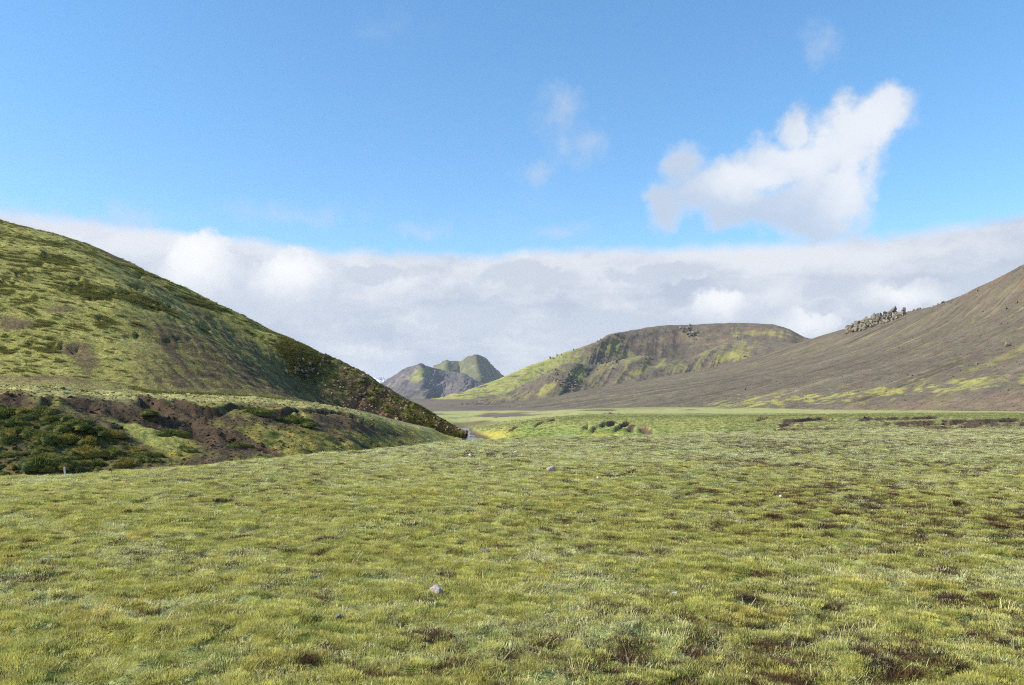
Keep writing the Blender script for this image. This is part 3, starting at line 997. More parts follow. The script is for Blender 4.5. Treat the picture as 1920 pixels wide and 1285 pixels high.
# ---- right scree slope
def scree():
    rpx = [1480, 1529, 1550, 1568, 1584, 1612, 1650, 1698, 1748, 1782, 1801, 1833, 1870, 1907, 1990, 2120, 2350, 2800]
    rpy = [682, 658, 645, 636, 627, 615, 601, 587, 577, 570, 560, 548, 531, 510, 468, 420, 370, 330]
    rdp = [790, 750, 735, 715, 700, 670, 635, 595, 555, 530, 512, 485, 455, 425, 375, 325, 285, 250]
    fpx = [500, 560, 600, 640, 680, 720, 760, 810, 860, 900, 930, 980, 1040, 1110, 1270, 1520, 2000, 3200]
    fdp = np.interp(fpx, [500, 640, 790, 870, 970, 1100, 1220, 1400, 1720, 2050, 2500, 3400], [1050, 950, 760, 640, 530, 420, 350, 285, 215, 180, 160, 140])
    top = rp(rpx, rpy, rdp)
    foot = np.array([((a - 960) / F * d, d, -0.9) for a, d in zip(fpx, fdp)])
    back = top.copy()
    back[:, 0] += 120
    back[:, 1] += 90
    back[:, 2] -= 25
    rows = [back, top, between(top, foot, 0.25, 0.57), between(top, foot, 0.5, 0.31), between(top, foot, 0.75, 0.13), between(top, foot, 0.92, 0.035), foot]
    vk = [-0.4, 0, 0.25, 0.5, 0.75, 0.92, 1.0]
    vs = np.concatenate([np.linspace(-0.4, -0.02, 10), np.linspace(0, 1, 260)])

    def disp(P, U, V, px, py):
        x, y = P[..., 0], P[..., 1]
        st = fbm(U * 75 + 0.6 * pn(x * 0.02, y * 0.02, 5), V * 0.7, 4, 201, 0.6)
        d = 1.2 * st * sst(V, 0.02, 0.2) * (1 - 0.7 * sst(V, 0.8, 1)) + 0.9 * fbm(x * 0.02, y * 0.02, 3, 202) * sst(V, 0, 0.1)
        d = d + 0.35 * fbm(x * 0.15, y * 0.15, 3, 203)
        # knobs on the ridge
        d = d + 1.6 * np.exp(-(V / 0.02)**2) * np.clip(fbm(U * 60, U * 0, 3, 204), -0.2, 1)
        d = d - 1.6 * sst(V, 0.0, 0.06) * (1 - sst(V, 0.4, 0.7))
        return d * (1 - 0.9 * sst(V, 0.9, 1.0))

    def colf(P, U, V, px, py, d):
        x, y = P[..., 0], P[..., 1]
        st = fbm(U * 75 + 0.6 * pn(x * 0.02, y * 0.02, 5), V * 0.7, 5, 201, 0.6)
        s2 = fbm(U * 220, V * 3.0, 3, 211)
        n1 = fbm(x * 0.03, y * 0.03, 4, 212)
        n2 = fbm(x * 0.12, y * 0.12, 4, 213)
        c = np.broadcast_to(S(106, 96, 82), P.shape).copy()
        c = lerp3(c, S(76, 68, 59), sst(-st + 0.4 * s2, 0.08, 0.45) * 0.8)
        c = lerp3(c, S(132, 119, 100), sst(st + 0.4 * s2, 0.15, 0.5) * 0.6)
        c = lerp3(c, S(128, 100, 82), sst(n1, 0.1, 0.5) * sst(-V, -0.22, -0.02) * 0.7)
        # thin moss following the runnels
        mo = sst(fbm(U * 60 + 7, V * 0.9, 4, 214) + 0.35 * s2 + 0.25 * n2, 0.12, 0.42) * sst(V, 0.08, 0.2)
        c = lerp3(c, S(146, 136, 82), mo * 0.5)
        # mossy belt low on the right
        cx = np.interp(px, [1240, 1400, 1600, 1750, 1920, 2300], [764, 757, 742, 728, 712, 690])
        belt = np.exp(-((py - cx) / 16.0)**2) * sst(px, 1230, 1400)
        c = lerp3(c, S(156, 150, 82), sst(belt + 1.0 * n2 + 1.0 * fbm(x * 0.35, y * 0.3, 3, 215), 0.7, 1.3) * 0.85)
        foot = sst(py - cx, 8, 30) * sst(px, 1250, 1450)
        c = lerp3(c, S(128, 108, 92), foot * 0.7)
        c = lerp3(c, S(120, 120, 66), foot * sst(n2 + 0.3 * n1, 0.1, 0.4) * 0.7)
        c = c * np.array([0.89, 0.90, 0.85])
        # the flats on the left
        c = lerp3(c, S(106, 95, 84), sst(-px, -1050, -850) * 0.7)
        return c
    loft('scree_slope', rows, vk, 620, vs, disp, colf, terrain_mat('scree', 0.28, 0.42, 0.7, 0.6, 0.5, streak=14), uw=60)


scree()


def mid_hills():
    # back hill: the broad flat-topped one
    rpx = [740, 800, 850, 900, 930, 960, 988, 1029, 1051, 1085, 1116, 1144, 1179, 1241, 1304, 1376, 1447, 1476, 1507, 1529, 1570, 1640]
    rpy = [766, 752, 740, 724, 713, 700, 688, 674, 664, 653, 642, 627, 621, 611, 609, 606, 609, 617, 633, 637, 642, 660]
    rdp = [900, 920, 940, 960, 980, 1000, 1020, 1050, 1070, 1090, 1110, 1150, 1190, 1230, 1250, 1250, 1240, 1230, 1220, 1210, 1200, 1180]
    top = rp(rpx, rpy, rdp)
    fpx = [720, 770, 810, 850, 875, 900, 925, 960, 990, 1030, 1065, 1100, 1140, 1210, 1285, 1365, 1440, 1470, 1500, 1525, 1565, 1635]
    foot = np.array([((a - 960) / F * d, d, -3) for a, d in zip(fpx, np.array(rdp) - np.linspace(150, 330, len(rdp)))])
    back = top.copy()
    back[:, 1] += 150
    back[:, 2] -= np.maximum(0.35 * top[:, 2], 3)
    rows = [back, top, between(top, foot, 0.2, 0.80), between(top, foot, 0.5, 0.43), between(top, foot, 0.8, 0.12), foot]
    vk = [-0.4, 0, 0.2, 0.5, 0.8, 1]
    vs = np.concatenate([np.linspace(-0.4, -0.02, 8), np.linspace(0, 1, 170)])

    def disp(P, U, V, px, py):
        x, y, z = P[..., 0], P[..., 1], P[..., 2]
        rib = ridged(U * 34, V * 1.2, 3, 301)
        d = 1.5 * rib * sst(V, 0.03, 0.2) * sst(px, 1040, 1120) + 2.5 * fbm(x * 0.012, y * 0.012, 4, 302) * sst(V, 0.0, 0.1) + 2.2 * ridged(x * 0.022, (y + z) * 0.022, 4, 305) * sst(V, 0.02, 0.15) + 1.0 * fbm(x * 0.08, (y + z) * 0.08, 3, 303)
        d = d - 1.5 * gauss(px, py, 1130, 668, 14, 18, 0.5)
        d = d + 1.2 * np.exp(-(V / 0.02)**2) * fbm(U * 60, U * 0, 3, 304) * (1 - sst(px, 1180, 1230))
        return d * (1 - sst(V, 0.9, 1))

    def colf(P, U, V, px, py, d):
        x, y, z = P[..., 0], P[..., 1], P[..., 2]
        rib = ridged(U * 34, V * 1.2, 3, 301)
        n1 = fbm(x * 0.012, (y + z) * 0.012, 4, 310)
        n2 = fbm(x * 0.07, (y + z) * 0.07, 4, 311)
        s = fbm(U * 130, V * 3, 4, 312)
        c = np.broadcast_to(S(104, 93, 79), P.shape).copy()
        c = lerp3(c, S(128, 104, 86), sst(n1, 0.0, 0.4) * 0.6)
        green = sst(-px, -1120, -1040)
        c = lerp3(c, S(150, 148, 88), green * sst(n2 + 0.6 * n1, -0.55, -0.1))
        c = lerp3(c, S(118, 122, 58), green * sst(n2 - 0.6 * n1, 0.1, 0.5) * 0.7)
        mo = sst(0.3 * rib + 0.6 * s + 0.9 * n2 + 0.4 * n1 - 0.25 * sst(-V, -0.15, 0), 0.28, 0.8) * (1 - green)
        c = lerp3(c, S(134, 127, 80), mo * 0.55)
        yb = gauss(px, py, 1170, 665, 50, 9, 0.2) + gauss(px, py, 1430, 625, 70, 10) + gauss(px, py, 1150, 645, 18, 22, 0.9)
        c = lerp3(c, S(146, 138, 82), sst(yb + 0.5 * s + 0.5 * n2, 0.4, 1.0) * 0.6)
        c = lerp3(c, S(110, 100, 92), sst(py, 745, 756) * sst(-px, -1000, -900))
        return c
    loft('flat_topped_hill', rows, vk, 460, vs, disp, colf, terrain_mat('hill_gravel_moss', 0.16, 0.3, 0.8, 0.3, 1.0, streak=18), uw=50)

    # lower hill standing in front of it
    rpx = [830, 900, 930, 960, 991, 1032, 1054, 1080, 1102, 1154, 1210, 1241, 1269, 1332, 1366, 1397, 1491, 1554, 1600, 1660]
    rpy = [770, 758, 749, 737, 721, 699, 684, 681, 684, 677, 667, 671, 674, 655, 641, 636, 644, 647, 655, 670]
    rdp = [680, 700, 720, 740, 760, 780, 790, 800, 820, 850, 870, 880, 890, 930, 960, 970, 930, 880, 860, 840]
    top = rp(rpx, rpy, rdp)
    fpx = [740, 790, 820, 850, 885, 930, 970, 1005, 1030, 1070, 1110, 1150, 1185, 1250, 1300, 1340, 1440, 1500, 1560, 1640]
    foot = np.array([((a - 960) / F * d, d, -2.5) for a, d in zip(fpx, np.array(rdp) - np.linspace(110, 330, len(rdp)))])
    back = top.copy()
    back[:, 1] += 90
    back[:, 2] -= np.maximum(0.4 * top[:, 2], 3)
    rows = [back, top, between(top, foot, 0.2, 0.77), between(top, foot, 0.5, 0.38), between(top, foot, 0.8, 0.10), foot]

    def disp2(P, U, V, px, py):
        x, y, z = P[..., 0], P[..., 1], P[..., 2]
        rib = ridged(U * 26, V * 1.1, 3, 321)
        d = 1.6 * rib * sst(V, 0.05, 0.25) * (1 - 0.6 * sst(V, 0.6, 0.9)) + 2.2 * fbm(x * 0.014, y * 0.014, 4, 322) * sst(V, 0, 0.1) + 2.2 * ridged(x * 0.028, (y + z) * 0.028, 4, 325) * sst(V, 0.02, 0.15) * (1 - sst(V, 0.55, 0.8)) + 0.9 * fbm(x * 0.09, (y + z) * 0.09, 3, 323)
        for a, b in ((1110, 700), (1215, 690), (1300, 700)):
            d = d - 2.0 * gauss(px, py, a, b, 10, 30, 0.9)
        d = d - 2.5 * gauss(px, py, 1424, 690, 5, 22, -0.15)
        return d * (1 - sst(V, 0.9, 1))

    def colf2(P, U, V, px, py, d):
        x, y, z = P[..., 0], P[..., 1], P[..., 2]
        rib = ridged(U * 26, V * 1.1, 3, 321)
        n1 = fbm(x * 0.014, (y + z) * 0.014, 4, 330)
        n2 = fbm(x * 0.08, (y + z) * 0.08, 4, 331)
        s = fbm(U * 120, V * 2.4, 4, 332)
        c = np.broadcast_to(S(107, 96, 82), P.shape).copy()
        c = lerp3(c, S(84, 76, 67), sst(s, 0.1, 0.5) * 0.6)
        c = lerp3(c, S(134, 106, 88), sst(gauss(px, py, 1330, 695, 60, 22) + 0.5 * n2, 0.4, 0.9) * 0.6)
        mo = sst(0.5 * rib + 0.7 * s + 0.6 * n1 + 0.2, 0.45, 0.8) * (1 - sst(V, 0.55, 0.8))
        c = lerp3(c, S(138, 132, 82), mo * 0.6)
        yb = (gauss(px, py, 1088, 702, 20, 22, 0.7) + gauss(px, py, 1200, 697, 46, 10, -0.35) + gauss(px, py, 1365, 668, 50, 12, -0.35) + gauss(px, py, 1420, 690, 14, 20)
              + gauss(px, py, 1500, 662, 40, 14, -0.1) + gauss(px, py, 1025, 728, 34, 8, -0.6) + gauss(px, py, 1280, 663, 50, 8, -0.2) + gauss(px, py, 1440, 690, 60, 14, 0.2) * 0.7)
        c = lerp3(c, S(152, 144, 80), sst(yb + 0.5 * s + 0.5 * n2, 0.4, 1.0) * 0.75)
        c = lerp3(c, S(132, 110, 84), gauss(px, py, 1424, 690, 3, 16, -0.15) * 0.8)
        c = lerp3(c, S(106, 95, 82), sst(V, 0.75, 0.95))
        return c
    loft('lava_hill', rows, vk, 460, vs, disp2, colf2, terrain_mat('lava_hill_gravel', 0.2, 0.3, 0.8, 0.35, 0.9, streak=18), uw=50)


mid_hills()


def far_mountains():
    def ridge_mtn(name, rpx, rpy, dep, fdep, fshift, dispk, colf, mat, seed, rows_z=(0.72, 0.33, 0.09)):
        top = rp(rpx, rpy, dep)
        foot = np.array([((a - 960 + sft) / F * d, d, 4.0) for a, d, sft in zip(rpx, fdep, fshift)])
        back = top.copy()
        back[:, 1] += 0.12 * np.array(dep)
        back[:, 2] *= 0.45
        rows = [back, top, between(top, foot, 0.25, rows_z[0]), between(top, foot, 0.6, rows_z[1]), between(top, foot, 0.85, rows_z[2]), foot]
        vs = np.concatenate([np.linspace(-0.4, -0.02, 8), np.linspace(0, 1, 120)])

        def disp(P, U, V, px, py):
            x, y, z = P[..., 0], P[..., 1], P[..., 2]
            k = np.mean(dep) / 1000.0
            d = dispk * (2.4 * ridged(U * 16 + V * 2, V * 2.2, 5, seed) * sst(V, 0.02, 0.25) * 4 + 3 * fbm(x * 0.008, (y * 0.4 + z) * 0.008, 4, seed + 3) * sst(V, 0, .1)
                         + 4.0 * ridged(x * 0.022, (y * 0.4 + z) * 0.022, 5, seed + 5) * sst(V, 0, 0.05)) * k * 0.5
            d = d + dispk * 2.6 * k * np.exp(-(V / 0.03)**2) * ridged(U * 26, U * 0 + 0.3, 4, seed + 7)
            return d * (1 - sst(V, 0.9, 1))
        loft(name, rows, [-0.4, 0, 0.25, 0.6, 0.85, 1], 260, vs, disp, colf, mat)

    def col_dark(P, U, V, px, py, d):
        x, y, z = P[..., 0], P[..., 1], P[..., 2]
        n = fbm(x * 0.01, (y * 0.4 + z) * 0.012, 4, 401)
        n2 = fbm(x * 0.05, (y * 0.4 + z) * 0.05, 3, 402)
        c = np.broadcast_to(S(92, 86, 84), P.shape).copy()
        c = lerp3(c, S(128, 118, 108), sst(n + 0.4 * n2, 0.1, 0.5) * 0.7)
        c = lerp3(c, S(140, 138, 70), sst(gauss(px, py, 790, 698, 22, 12) + gauss(px, py, 780, 712, 20, 6) + 0.5 * n2, 0.45, 0.9) * 0.7)
        c = lerp3(c, S(132, 134, 72), sst(py, 735, 752) * sst(n2, -0.2, 0.3) * 0.6)
        return c

    def col_green(P, U, V, px, py, d):
        x, y, z = P[..., 0], P[..., 1], P[..., 2]
        n = fbm(x * 0.01, (y * 0.4 + z) * 0.012, 4, 411)
        n2 = fbm(x * 0.04, (y * 0.4 + z) * 0.04, 3, 412)
        c = np.broadcast_to(S(94, 94, 68), P.shape).copy()
        c = lerp3(c, S(126, 124, 84), sst(n + 0.4 * n2, 0.0, 0.5) * 0.7)
        c = lerp3(c, S(78, 78, 62), sst(-n + 0.5 * n2, 0.1, 0.5) * 0.7)
        return c

    def col_snow(P, U, V, px, py, d):
        n = fbm(P[..., 0] * 0.004, P[..., 2] * 0.01, 4, 421)
        c = np.broadcast_to(S(225, 230, 238), P.shape).copy()
        return lerp3(c, S(96, 100, 112), sst(n, 0.0, 0.25) * 0.7)

    m1 = terrain_mat('far_lava', 0.05, 0.25, 0.6, 0.06, 4)
    m2 = terrain_mat('far_green', 0.05, 0.25, 0.6, 0.06, 4)
    m3 = terrain_mat('snow', 0.01, 0.05, 0.2, 0.02, 4)
    ridge_mtn('dark_mountain', [640, 690, 718, 732, 747, 752, 760, 780, 788, 797, 812, 838, 857, 870, 882, 897, 930, 980], [752, 736, 720, 711, 703, 698, 693, 687, 684, 688, 692, 697, 701, 703, 710, 719, 735, 752],
              [2850, 2840, 2830, 2820, 2815, 2810, 2800, 2790, 2785, 2800, 2850, 2920, 2890, 2790, 2740, 2680, 2580, 2500], [2330, 2320, 2310, 2300, 2295, 2290, 2280, 2260, 2250, 2265, 2320, 2370, 2300, 2180, 2130, 2080, 2050, 2050], [-10] * 8 + [0, 0, -4, -8, -12, -16, -16, -14, 0, 0], 1.0, col_dark, m1, 400)
    ridge_mtn('green_peak', [760, 800, 813, 817, 825, 838, 847, 863, 870, 877, 885, 892, 899, 908, 915, 922, 933, 944, 975, 1020], [735, 704, 690, 687, 685, 678, 680, 679, 676, 672, 669, 668, 669, 673, 679, 687, 697, 707, 730, 750],
              [3900, 3800, 3750, 3740, 3700, 3620, 3640, 3680, 3640, 3560, 3500, 3480, 3600, 3800, 3980, 4120, 4280, 4400, 4450, 4500], [3200, 3200, 3180, 3160, 3140, 3060, 3080, 3100, 3060, 3000, 2950, 2930, 3060, 3260, 3420, 3560, 3720, 3800, 3850, 3900], [0] * 5 + [4, 6, 8, 10, 12, 14, 16, 20, 22, 22, 20, 16, 10, 0, 0], 1.0, col_green, m2, 430, (0.62, 0.3, 0.1))
    ridge_mtn('snow_mountain', [600, 660, 690, 705, 712, 720, 730, 745, 790], [742, 728, 716, 711, 710, 712, 716, 726, 745], [9000] * 9, [8300] * 9, [0] * 9, 1.2, col_snow, m3, 460)


far_mountains()


# ------------------------------------------------------------------ plants: small meshes that are strewn by geometry nodes
FOL = foliage_mat('turf_blades')


def blades_mesh(name, n, rad, lmin, lmax, wid, lean, shade, seed, two=True, dome=0.0, mat=None, base_z=0.0):
    """a tuft: n blades inside radius rad; shade = (root colour, tip colour) multipliers with per-blade spread"""
    r = random.Random(seed)
    V, Q, Ccol = [], [], []
    for i in range(n):
        a = r.uniform(0, 2 * math.pi)
        q = rad * math.sqrt(r.random())
        bx, by = q * math.cos(a), q * math.sin(a)
        bz = dome * (1 - (q / rad)**2) + base_z
        L = r.uniform(lmin, lmax)
        w = wid * r.uniform(0.7, 1.3)
        la = a + r.uniform(-1.2, 1.2)
        le = lean * r.uniform(0.2, 1.0)
        dx, dy = math.cos(la), math.sin(la)
        sa = la + math.pi / 2 + r.uniform(-0.8, 0.8)
        sx, sy = math.cos(sa) * w / 2, math.sin(sa) * w / 2
        k = r.uniform(0.7, 1.3)
        warm = r.uniform(-0.12, 0.12)
        c0 = [shade[0] * k * (1 + warm), shade[0] * k, shade[0] * k * (1 - warm)]
        c1 = [shade[1] * k * (1 + warm), shade[1] * k, shade[1] * k * (1 - warm)]
        i0 = len(V)
        m = (bx + dx * L * le * 0.35, by + dy * L * le * 0.35, bz + L * 0.55)
        t = (bx + dx * L * le, by + dy * L * le, bz + L * (1.0 - 0.45 * le * le))
        V += [(bx - sx, by - sy, bz - 0.01), (bx + sx, by + sy, bz - 0.01)]
        Ccol += [c0, c0]
        if two:
            V += [(m[0] - sx * .8, m[1] - sy * .8, m[2]), (m[0] + sx * .8, m[1] + sy * .8, m[2]), t]
            Ccol += [c1, c1, c1]
            Q += [(i0, i0 + 1, i0 + 3), (i0, i0 + 3, i0 + 2), (i0 + 2, i0 + 3, i0 + 4)]
        else:
            V += [t]
            Ccol += [c1]
            Q += [(i0, i0 + 1, i0 + 2)]
    return mesh_np(name, np.array(V), np.array(Q), np.array(Ccol), smooth=False, mat=mat or FOL)


def strew(name, label, pts, yaw, tilt, scl, idx, tint, protos):
    """one stuff object whose blades are set on points"""
    n = len(pts)
    me = bpy.data.meshes.new(name)
    me.vertices.add(n)
    me.vertices.foreach_set('co', np.ascontiguousarray(pts, np.float32).ravel())
    a = me.attributes.new('rot', 'FLOAT_VECTOR', 'POINT')
    a.data.foreach_set('vector', np.stack([tilt[:, 0], tilt[:, 1], yaw], 1).astype(np.float32).ravel())
    a = me.attributes.new('scl', 'FLOAT_VECTOR', 'POINT')
    a.data.foreach_set('vector', np.ascontiguousarray(scl, np.float32).ravel())
    a = me.attributes.new('idx', 'INT', 'POINT')
    a.data.foreach_set('value', np.ascontiguousarray(idx, np.int32))
    a = me.attributes.new('tint', 'FLOAT_COLOR', 'POINT')
    c4 = np.ones((n, 4), np.float32)
    c4[:, :3] = np.clip(tint, 0.005, 0.9)
    a.data.foreach_set('color', c4.ravel())
    o = link_obj(name, me, kind='stuff', label=label)
    cc = bpy.data.collections.new(name + '_blades')
    for i, m in enumerate(protos):
        po = bpy.data.objects.new('%s_%02d' % (name, i), m)
        cc.objects.link(po)
    g = bpy.data.node_groups.new(name, 'GeometryNodeTree')
    g.interface.new_socket('Geometry', in_out='INPUT', socket_type='NodeSocketGeometry')
    g.interface.new_socket('Geometry', in_out='OUTPUT', socket_type='NodeSocketGeometry')
    gi = g.nodes.new('NodeGroupInput')
    go = g.nodes.new('NodeGroupOutput')
    ci = g.nodes.new('GeometryNodeCollectionInfo')
    ci.inputs['Collection'].default_value = cc
    ci.inputs['Separate Children'].default_value = True
    ci.inputs['Reset Children'].default_value = True
    ip = g.nodes.new('GeometryNodeInstanceOnPoints')
    ip.inputs['Pick Instance'].default_value = True

    def attr(nm, typ):
        nd = g.nodes.new('GeometryNodeInputNamedAttribute')
        nd.data_type = typ
        nd.inputs['Name'].default_value = nm
        return nd.outputs['Attribute']
    er = g.nodes.new('FunctionNodeEulerToRotation')
    g.links.new(attr('rot', 'FLOAT_VECTOR'), er.inputs[0])
    g.links.new(gi.outputs[0], ip.inputs['Points'])
    g.links.new(ci.outputs[0], ip.inputs['Instance'])
    g.links.new(attr('idx', 'INT'), ip.inputs['Instance Index'])
    g.links.new(er.outputs[0], ip.inputs['Rotation'])
    g.links.new(attr('scl', 'FLOAT_VECTOR'), ip.inputs['Scale'])
    g.links.new(ip.outputs[0], go.inputs[0])
    md = o.modifiers.new('strew', 'NODES')
    md.node_group = g
    return o


def meadow_plants():
    P = []
    bands = [(2.6, 6, 420, 0.85), (6, 10, 330, 0.95), (10, 16, 210, 1.15), (16, 26, 110, 1.5), (26, 42, 52, 2.0), (42, 66, 22, 2.8), (66, 100, 9, 3.6)]
    for y0, y1, dens, sc in bands:
        xm = 0.70 * y1 + 1.5
        n = int(dens * 2 * xm * (y1 - y0))
        x = rng.uniform(-xm, xm, n)
        y = rng.uniform(y0, y1, n)
        k = np.abs(x) < 0.70 * y + 1.5
        x, y = x[k], y[k]
        P.append(np.stack([x, y, np.full(len(x), sc)], 1))
    P = np.concatenate(P)
    x, y, sc = P.T
    z, zone, px, soil, st = ground(x, y)
    keep = ((zone < 2.1) | ((px + rng.normal(0, 90, len(x)) > 1400) & (zone < 5.5 + rng.normal(0, .5, len(x))))) & (soil < 0.3)
    x, y, sc, z, px = x[keep], y[keep], sc[keep], z[keep], px[keep]
    n = len(x)
    n1 = fbm(x * 0.8, y * 1.0, 4, 41, 0.65)
    n2 = fbm(x * 2.4, y * 2.4, 3, 42)
    n3 = fbm(x * 0.12, y * 0.12, 4, 43)
    dk = dark_mask(x, y, px)
    mossy = n1 + 0.35 * n2 + 0.5 * (cushion(x, y) - 0.35) + 0.16 - 0.34 * sst(y, 10, 30) - 0.10 * sst(px, 1300, 1900)
    r = rng.random(n)
    kind = np.where(mossy + rng.normal(0, 0.3, n) > 0.05, 1, 0)            # 0 grass 1 moss 2 heath 3 straw
    kind = np.where(r < 0.07 + 0.12 * (1 - sst(y, 4.5, 8)) * sst(px, 500, 1300), 3, kind)
    kind = np.where(rng.random(n) < 0.02 + 0.035 * sst(px, 500, 1400), 2, kind)
    kind = np.where((dk > rng.random(n) * 1.05 + 0.2), 2, kind)
    tint = np.zeros((n, 3))
    g = lerp3(np.broadcast_to(S(218, 214, 156), (n, 3)).copy(), S(180, 192, 120), sst(n3 + 0.5 * n2 + rng.normal(0, .25, n), 0.0, 0.7) * 0.8)
    g = lerp3(g, S(218, 204, 146), sst(rng.random(n), 0.65, 1.0) * 0.8)
    mo = lerp3(np.broadcast_to(S(210, 203, 114), (n, 3)).copy(), S(182, 186, 100), sst(n2 + rng.normal(0, .25, n), 0.0, 0.6))
    mo = lerp3(mo, S(212, 190, 98), sst(fbm(x * 0.9, y * 0.9, 3, 77), 0.25, 0.5) * 0.6)
    h = lerp3(np.broadcast_to(S(112, 88, 66), (n, 3)).copy(), S(150, 112, 82), rng.random(n) * 0.8)
    stw = lerp3(np.broadcast_to(S(226, 212, 160), (n, 3)).copy(), S(180, 190, 110), rng.random(n))
    tint = np.where((kind == 0)[:, None], g, np.where((kind == 1)[:, None], mo, np.where((kind == 2)[:, None], h, stw)))
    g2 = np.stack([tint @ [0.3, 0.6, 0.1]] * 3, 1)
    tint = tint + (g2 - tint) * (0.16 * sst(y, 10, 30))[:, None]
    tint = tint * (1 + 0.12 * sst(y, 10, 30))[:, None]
    tint = tint * rng.uniform(0.6, 1.32, (n, 1))
    protos, pk = [], [[], [], [], []]
    for i in range(4):
        pk[0].append(len(protos))
        protos.append(blades_mesh('grass_tuft', 40, 0.085, 0.010, 0.034, 0.0048, 1.7, (0.85, 1.25), 10 + i))
    for i in range(4):
        pk[1].append(len(protos))
        protos.append(blades_mesh('moss_tuft', 120, 0.085, 0.010, 0.024, 0.0050, 1.3, (0.82, 1.25), 30 + i, two=False, dome=0.018))
    for i in range(3):
        pk[2].append(len(protos))
        protos.append(blades_mesh('heath_tuft', 60, 0.08, 0.012, 0.045, 0.0050, 1.3, (0.5, 0.9), 50 + i, two=False))
    for i in range(3):
        pk[3].append(len(protos))
        protos.append(blades_mesh('straw_tuft', 8, 0.07, 0.05, 0.12, 0.0050, 1.9, (0.8, 1.05), 70 + i))
    # collection children are sorted by name: keep the index order stable through the object names
    idx = np.zeros(n, int)
    for k in range(4):
        s_ = kind == k
        idx[s_] = rng.choice(pk[k], s_.sum())
    s3 = np.stack([sc, sc, sc * np.where(y > 14, 0.85, 1.0)], 1) * rng.uniform(0.75, 1.25, (n, 1))
    s3[:, 2] = np.minimum(s3[:, 2], 1.1)
    s3[kind == 0, 2] *= 0.8
    s3[kind == 3, 2] *= np.where(y[kind == 3] > 9, 0.6, 0.85)
    names = [('grass', 'short pale grass covering the near meadow', 0), ('moss', 'yellow green moss cushions on the near meadow', 1),
             ('heath', 'dark brown withered heath in patches on the near meadow', 2), ('straw', 'dry straw blades standing in the near meadow', 3)]
    for nm, lab, k in names:
        s_ = kind == k
        pp = [protos[j] for j in pk[k]]
        ii = idx[s_] - pk[k][0]
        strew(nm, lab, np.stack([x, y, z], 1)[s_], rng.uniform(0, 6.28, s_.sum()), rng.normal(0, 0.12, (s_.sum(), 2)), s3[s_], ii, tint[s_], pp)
    return


meadow_plants()


def slope_plants():
    # rough turf on the left hill
    Pg, qx, qy, V = LOFT['left_hill']
    c = np.empty(len(bpy.data.meshes['left_hill'].vertices) * 4, np.float32)
    bpy.data.meshes['left_hill'].color_attributes['Col'].data.foreach_get('color', c)
    c = c.reshape(-1, 4)[:, :3]
    Pf = Pg.reshape(-1, 3)
    ok = np.nonzero((V.ravel() > 0) & (qx.ravel() > -120) & (qx.ravel() < 860) & (c[:, 1] > c[:, 0] * 0.93) & (rng.random(len(c)) > 0.8 * sst(qx.ravel(), 540, 640)))[0]
    k = rng.choice(ok, 42000)
    p = Pf[k] + np.stack([rng.uniform(-.12, .12, len(k)), rng.uniform(-.12, .12, len(k)), np.full(len(k), -0.02)], 1)
    t = c[k] * rng.uniform(0.75, 1.35, (len(k), 1))
    protos = [blades_mesh('hill_tuft', 26, 0.20, 0.06, 0.16, 0.030, 1.1, (0.65, 1.0), 90 + i, two=False) for i in range(3)]
    sc = np.repeat(rng.uniform(0.6, 1.5, (len(k), 1)), 3, 1)
    strew('hill_turf', 'rough mossy turf growing over the left hill', p, rng.uniform(0, 6.28, len(k)), rng.normal(0, .15, (len(k), 2)), sc, rng.integers(0, 3, len(k)), t, protos)
    # turf on the banks of the stream and the terrace
    X, Y = [], []
    for (a, b, y0, y1, n) in ((-60, 860, 27, 110, 26000), (830, 2000, 60, 150, 30000)):
        px = rng.uniform(a, b, n)
        y = y0 + (y1 - y0) * rng.random(n)
        X.append((px - 960) / F * y)
        Y.append(y)
    x, y = np.concatenate(X), np.concatenate(Y)
    z, zone, px, soil, st = ground(x, y)
    _, py = to_px(x, y, z)
    cc, gr = ground_color(x, y, z, zone, px, py, soil, st)
    keep = (zone > 2.3) & (zone < 7.3) & (soil < 0.25) & (st < 0.4) & (cc[:, 1] > cc[:, 0] * 0.95)
    p = np.stack([x, y, z - 0.01], 1)[keep]
    t = cc[keep] * rng.uniform(0.8, 1.35, (keep.sum(), 1))
    protos = [blades_mesh('bank_tuft', 24, 0.16, 0.04, 0.12, 0.024, 1.1, (0.65, 1.0), 95 + i, two=False) for i in range(3)]
    sc = np.repeat(rng.uniform(0.6, 1.4, (len(p), 1)), 3, 1)
    strew('bank_turf', 'grassy turf growing on the stream banks', p, rng.uniform(0, 6.28, len(p)), rng.normal(0, .15, (len(p), 2)), sc, rng.integers(0, 3, len(p)), t, protos)


slope_plants()


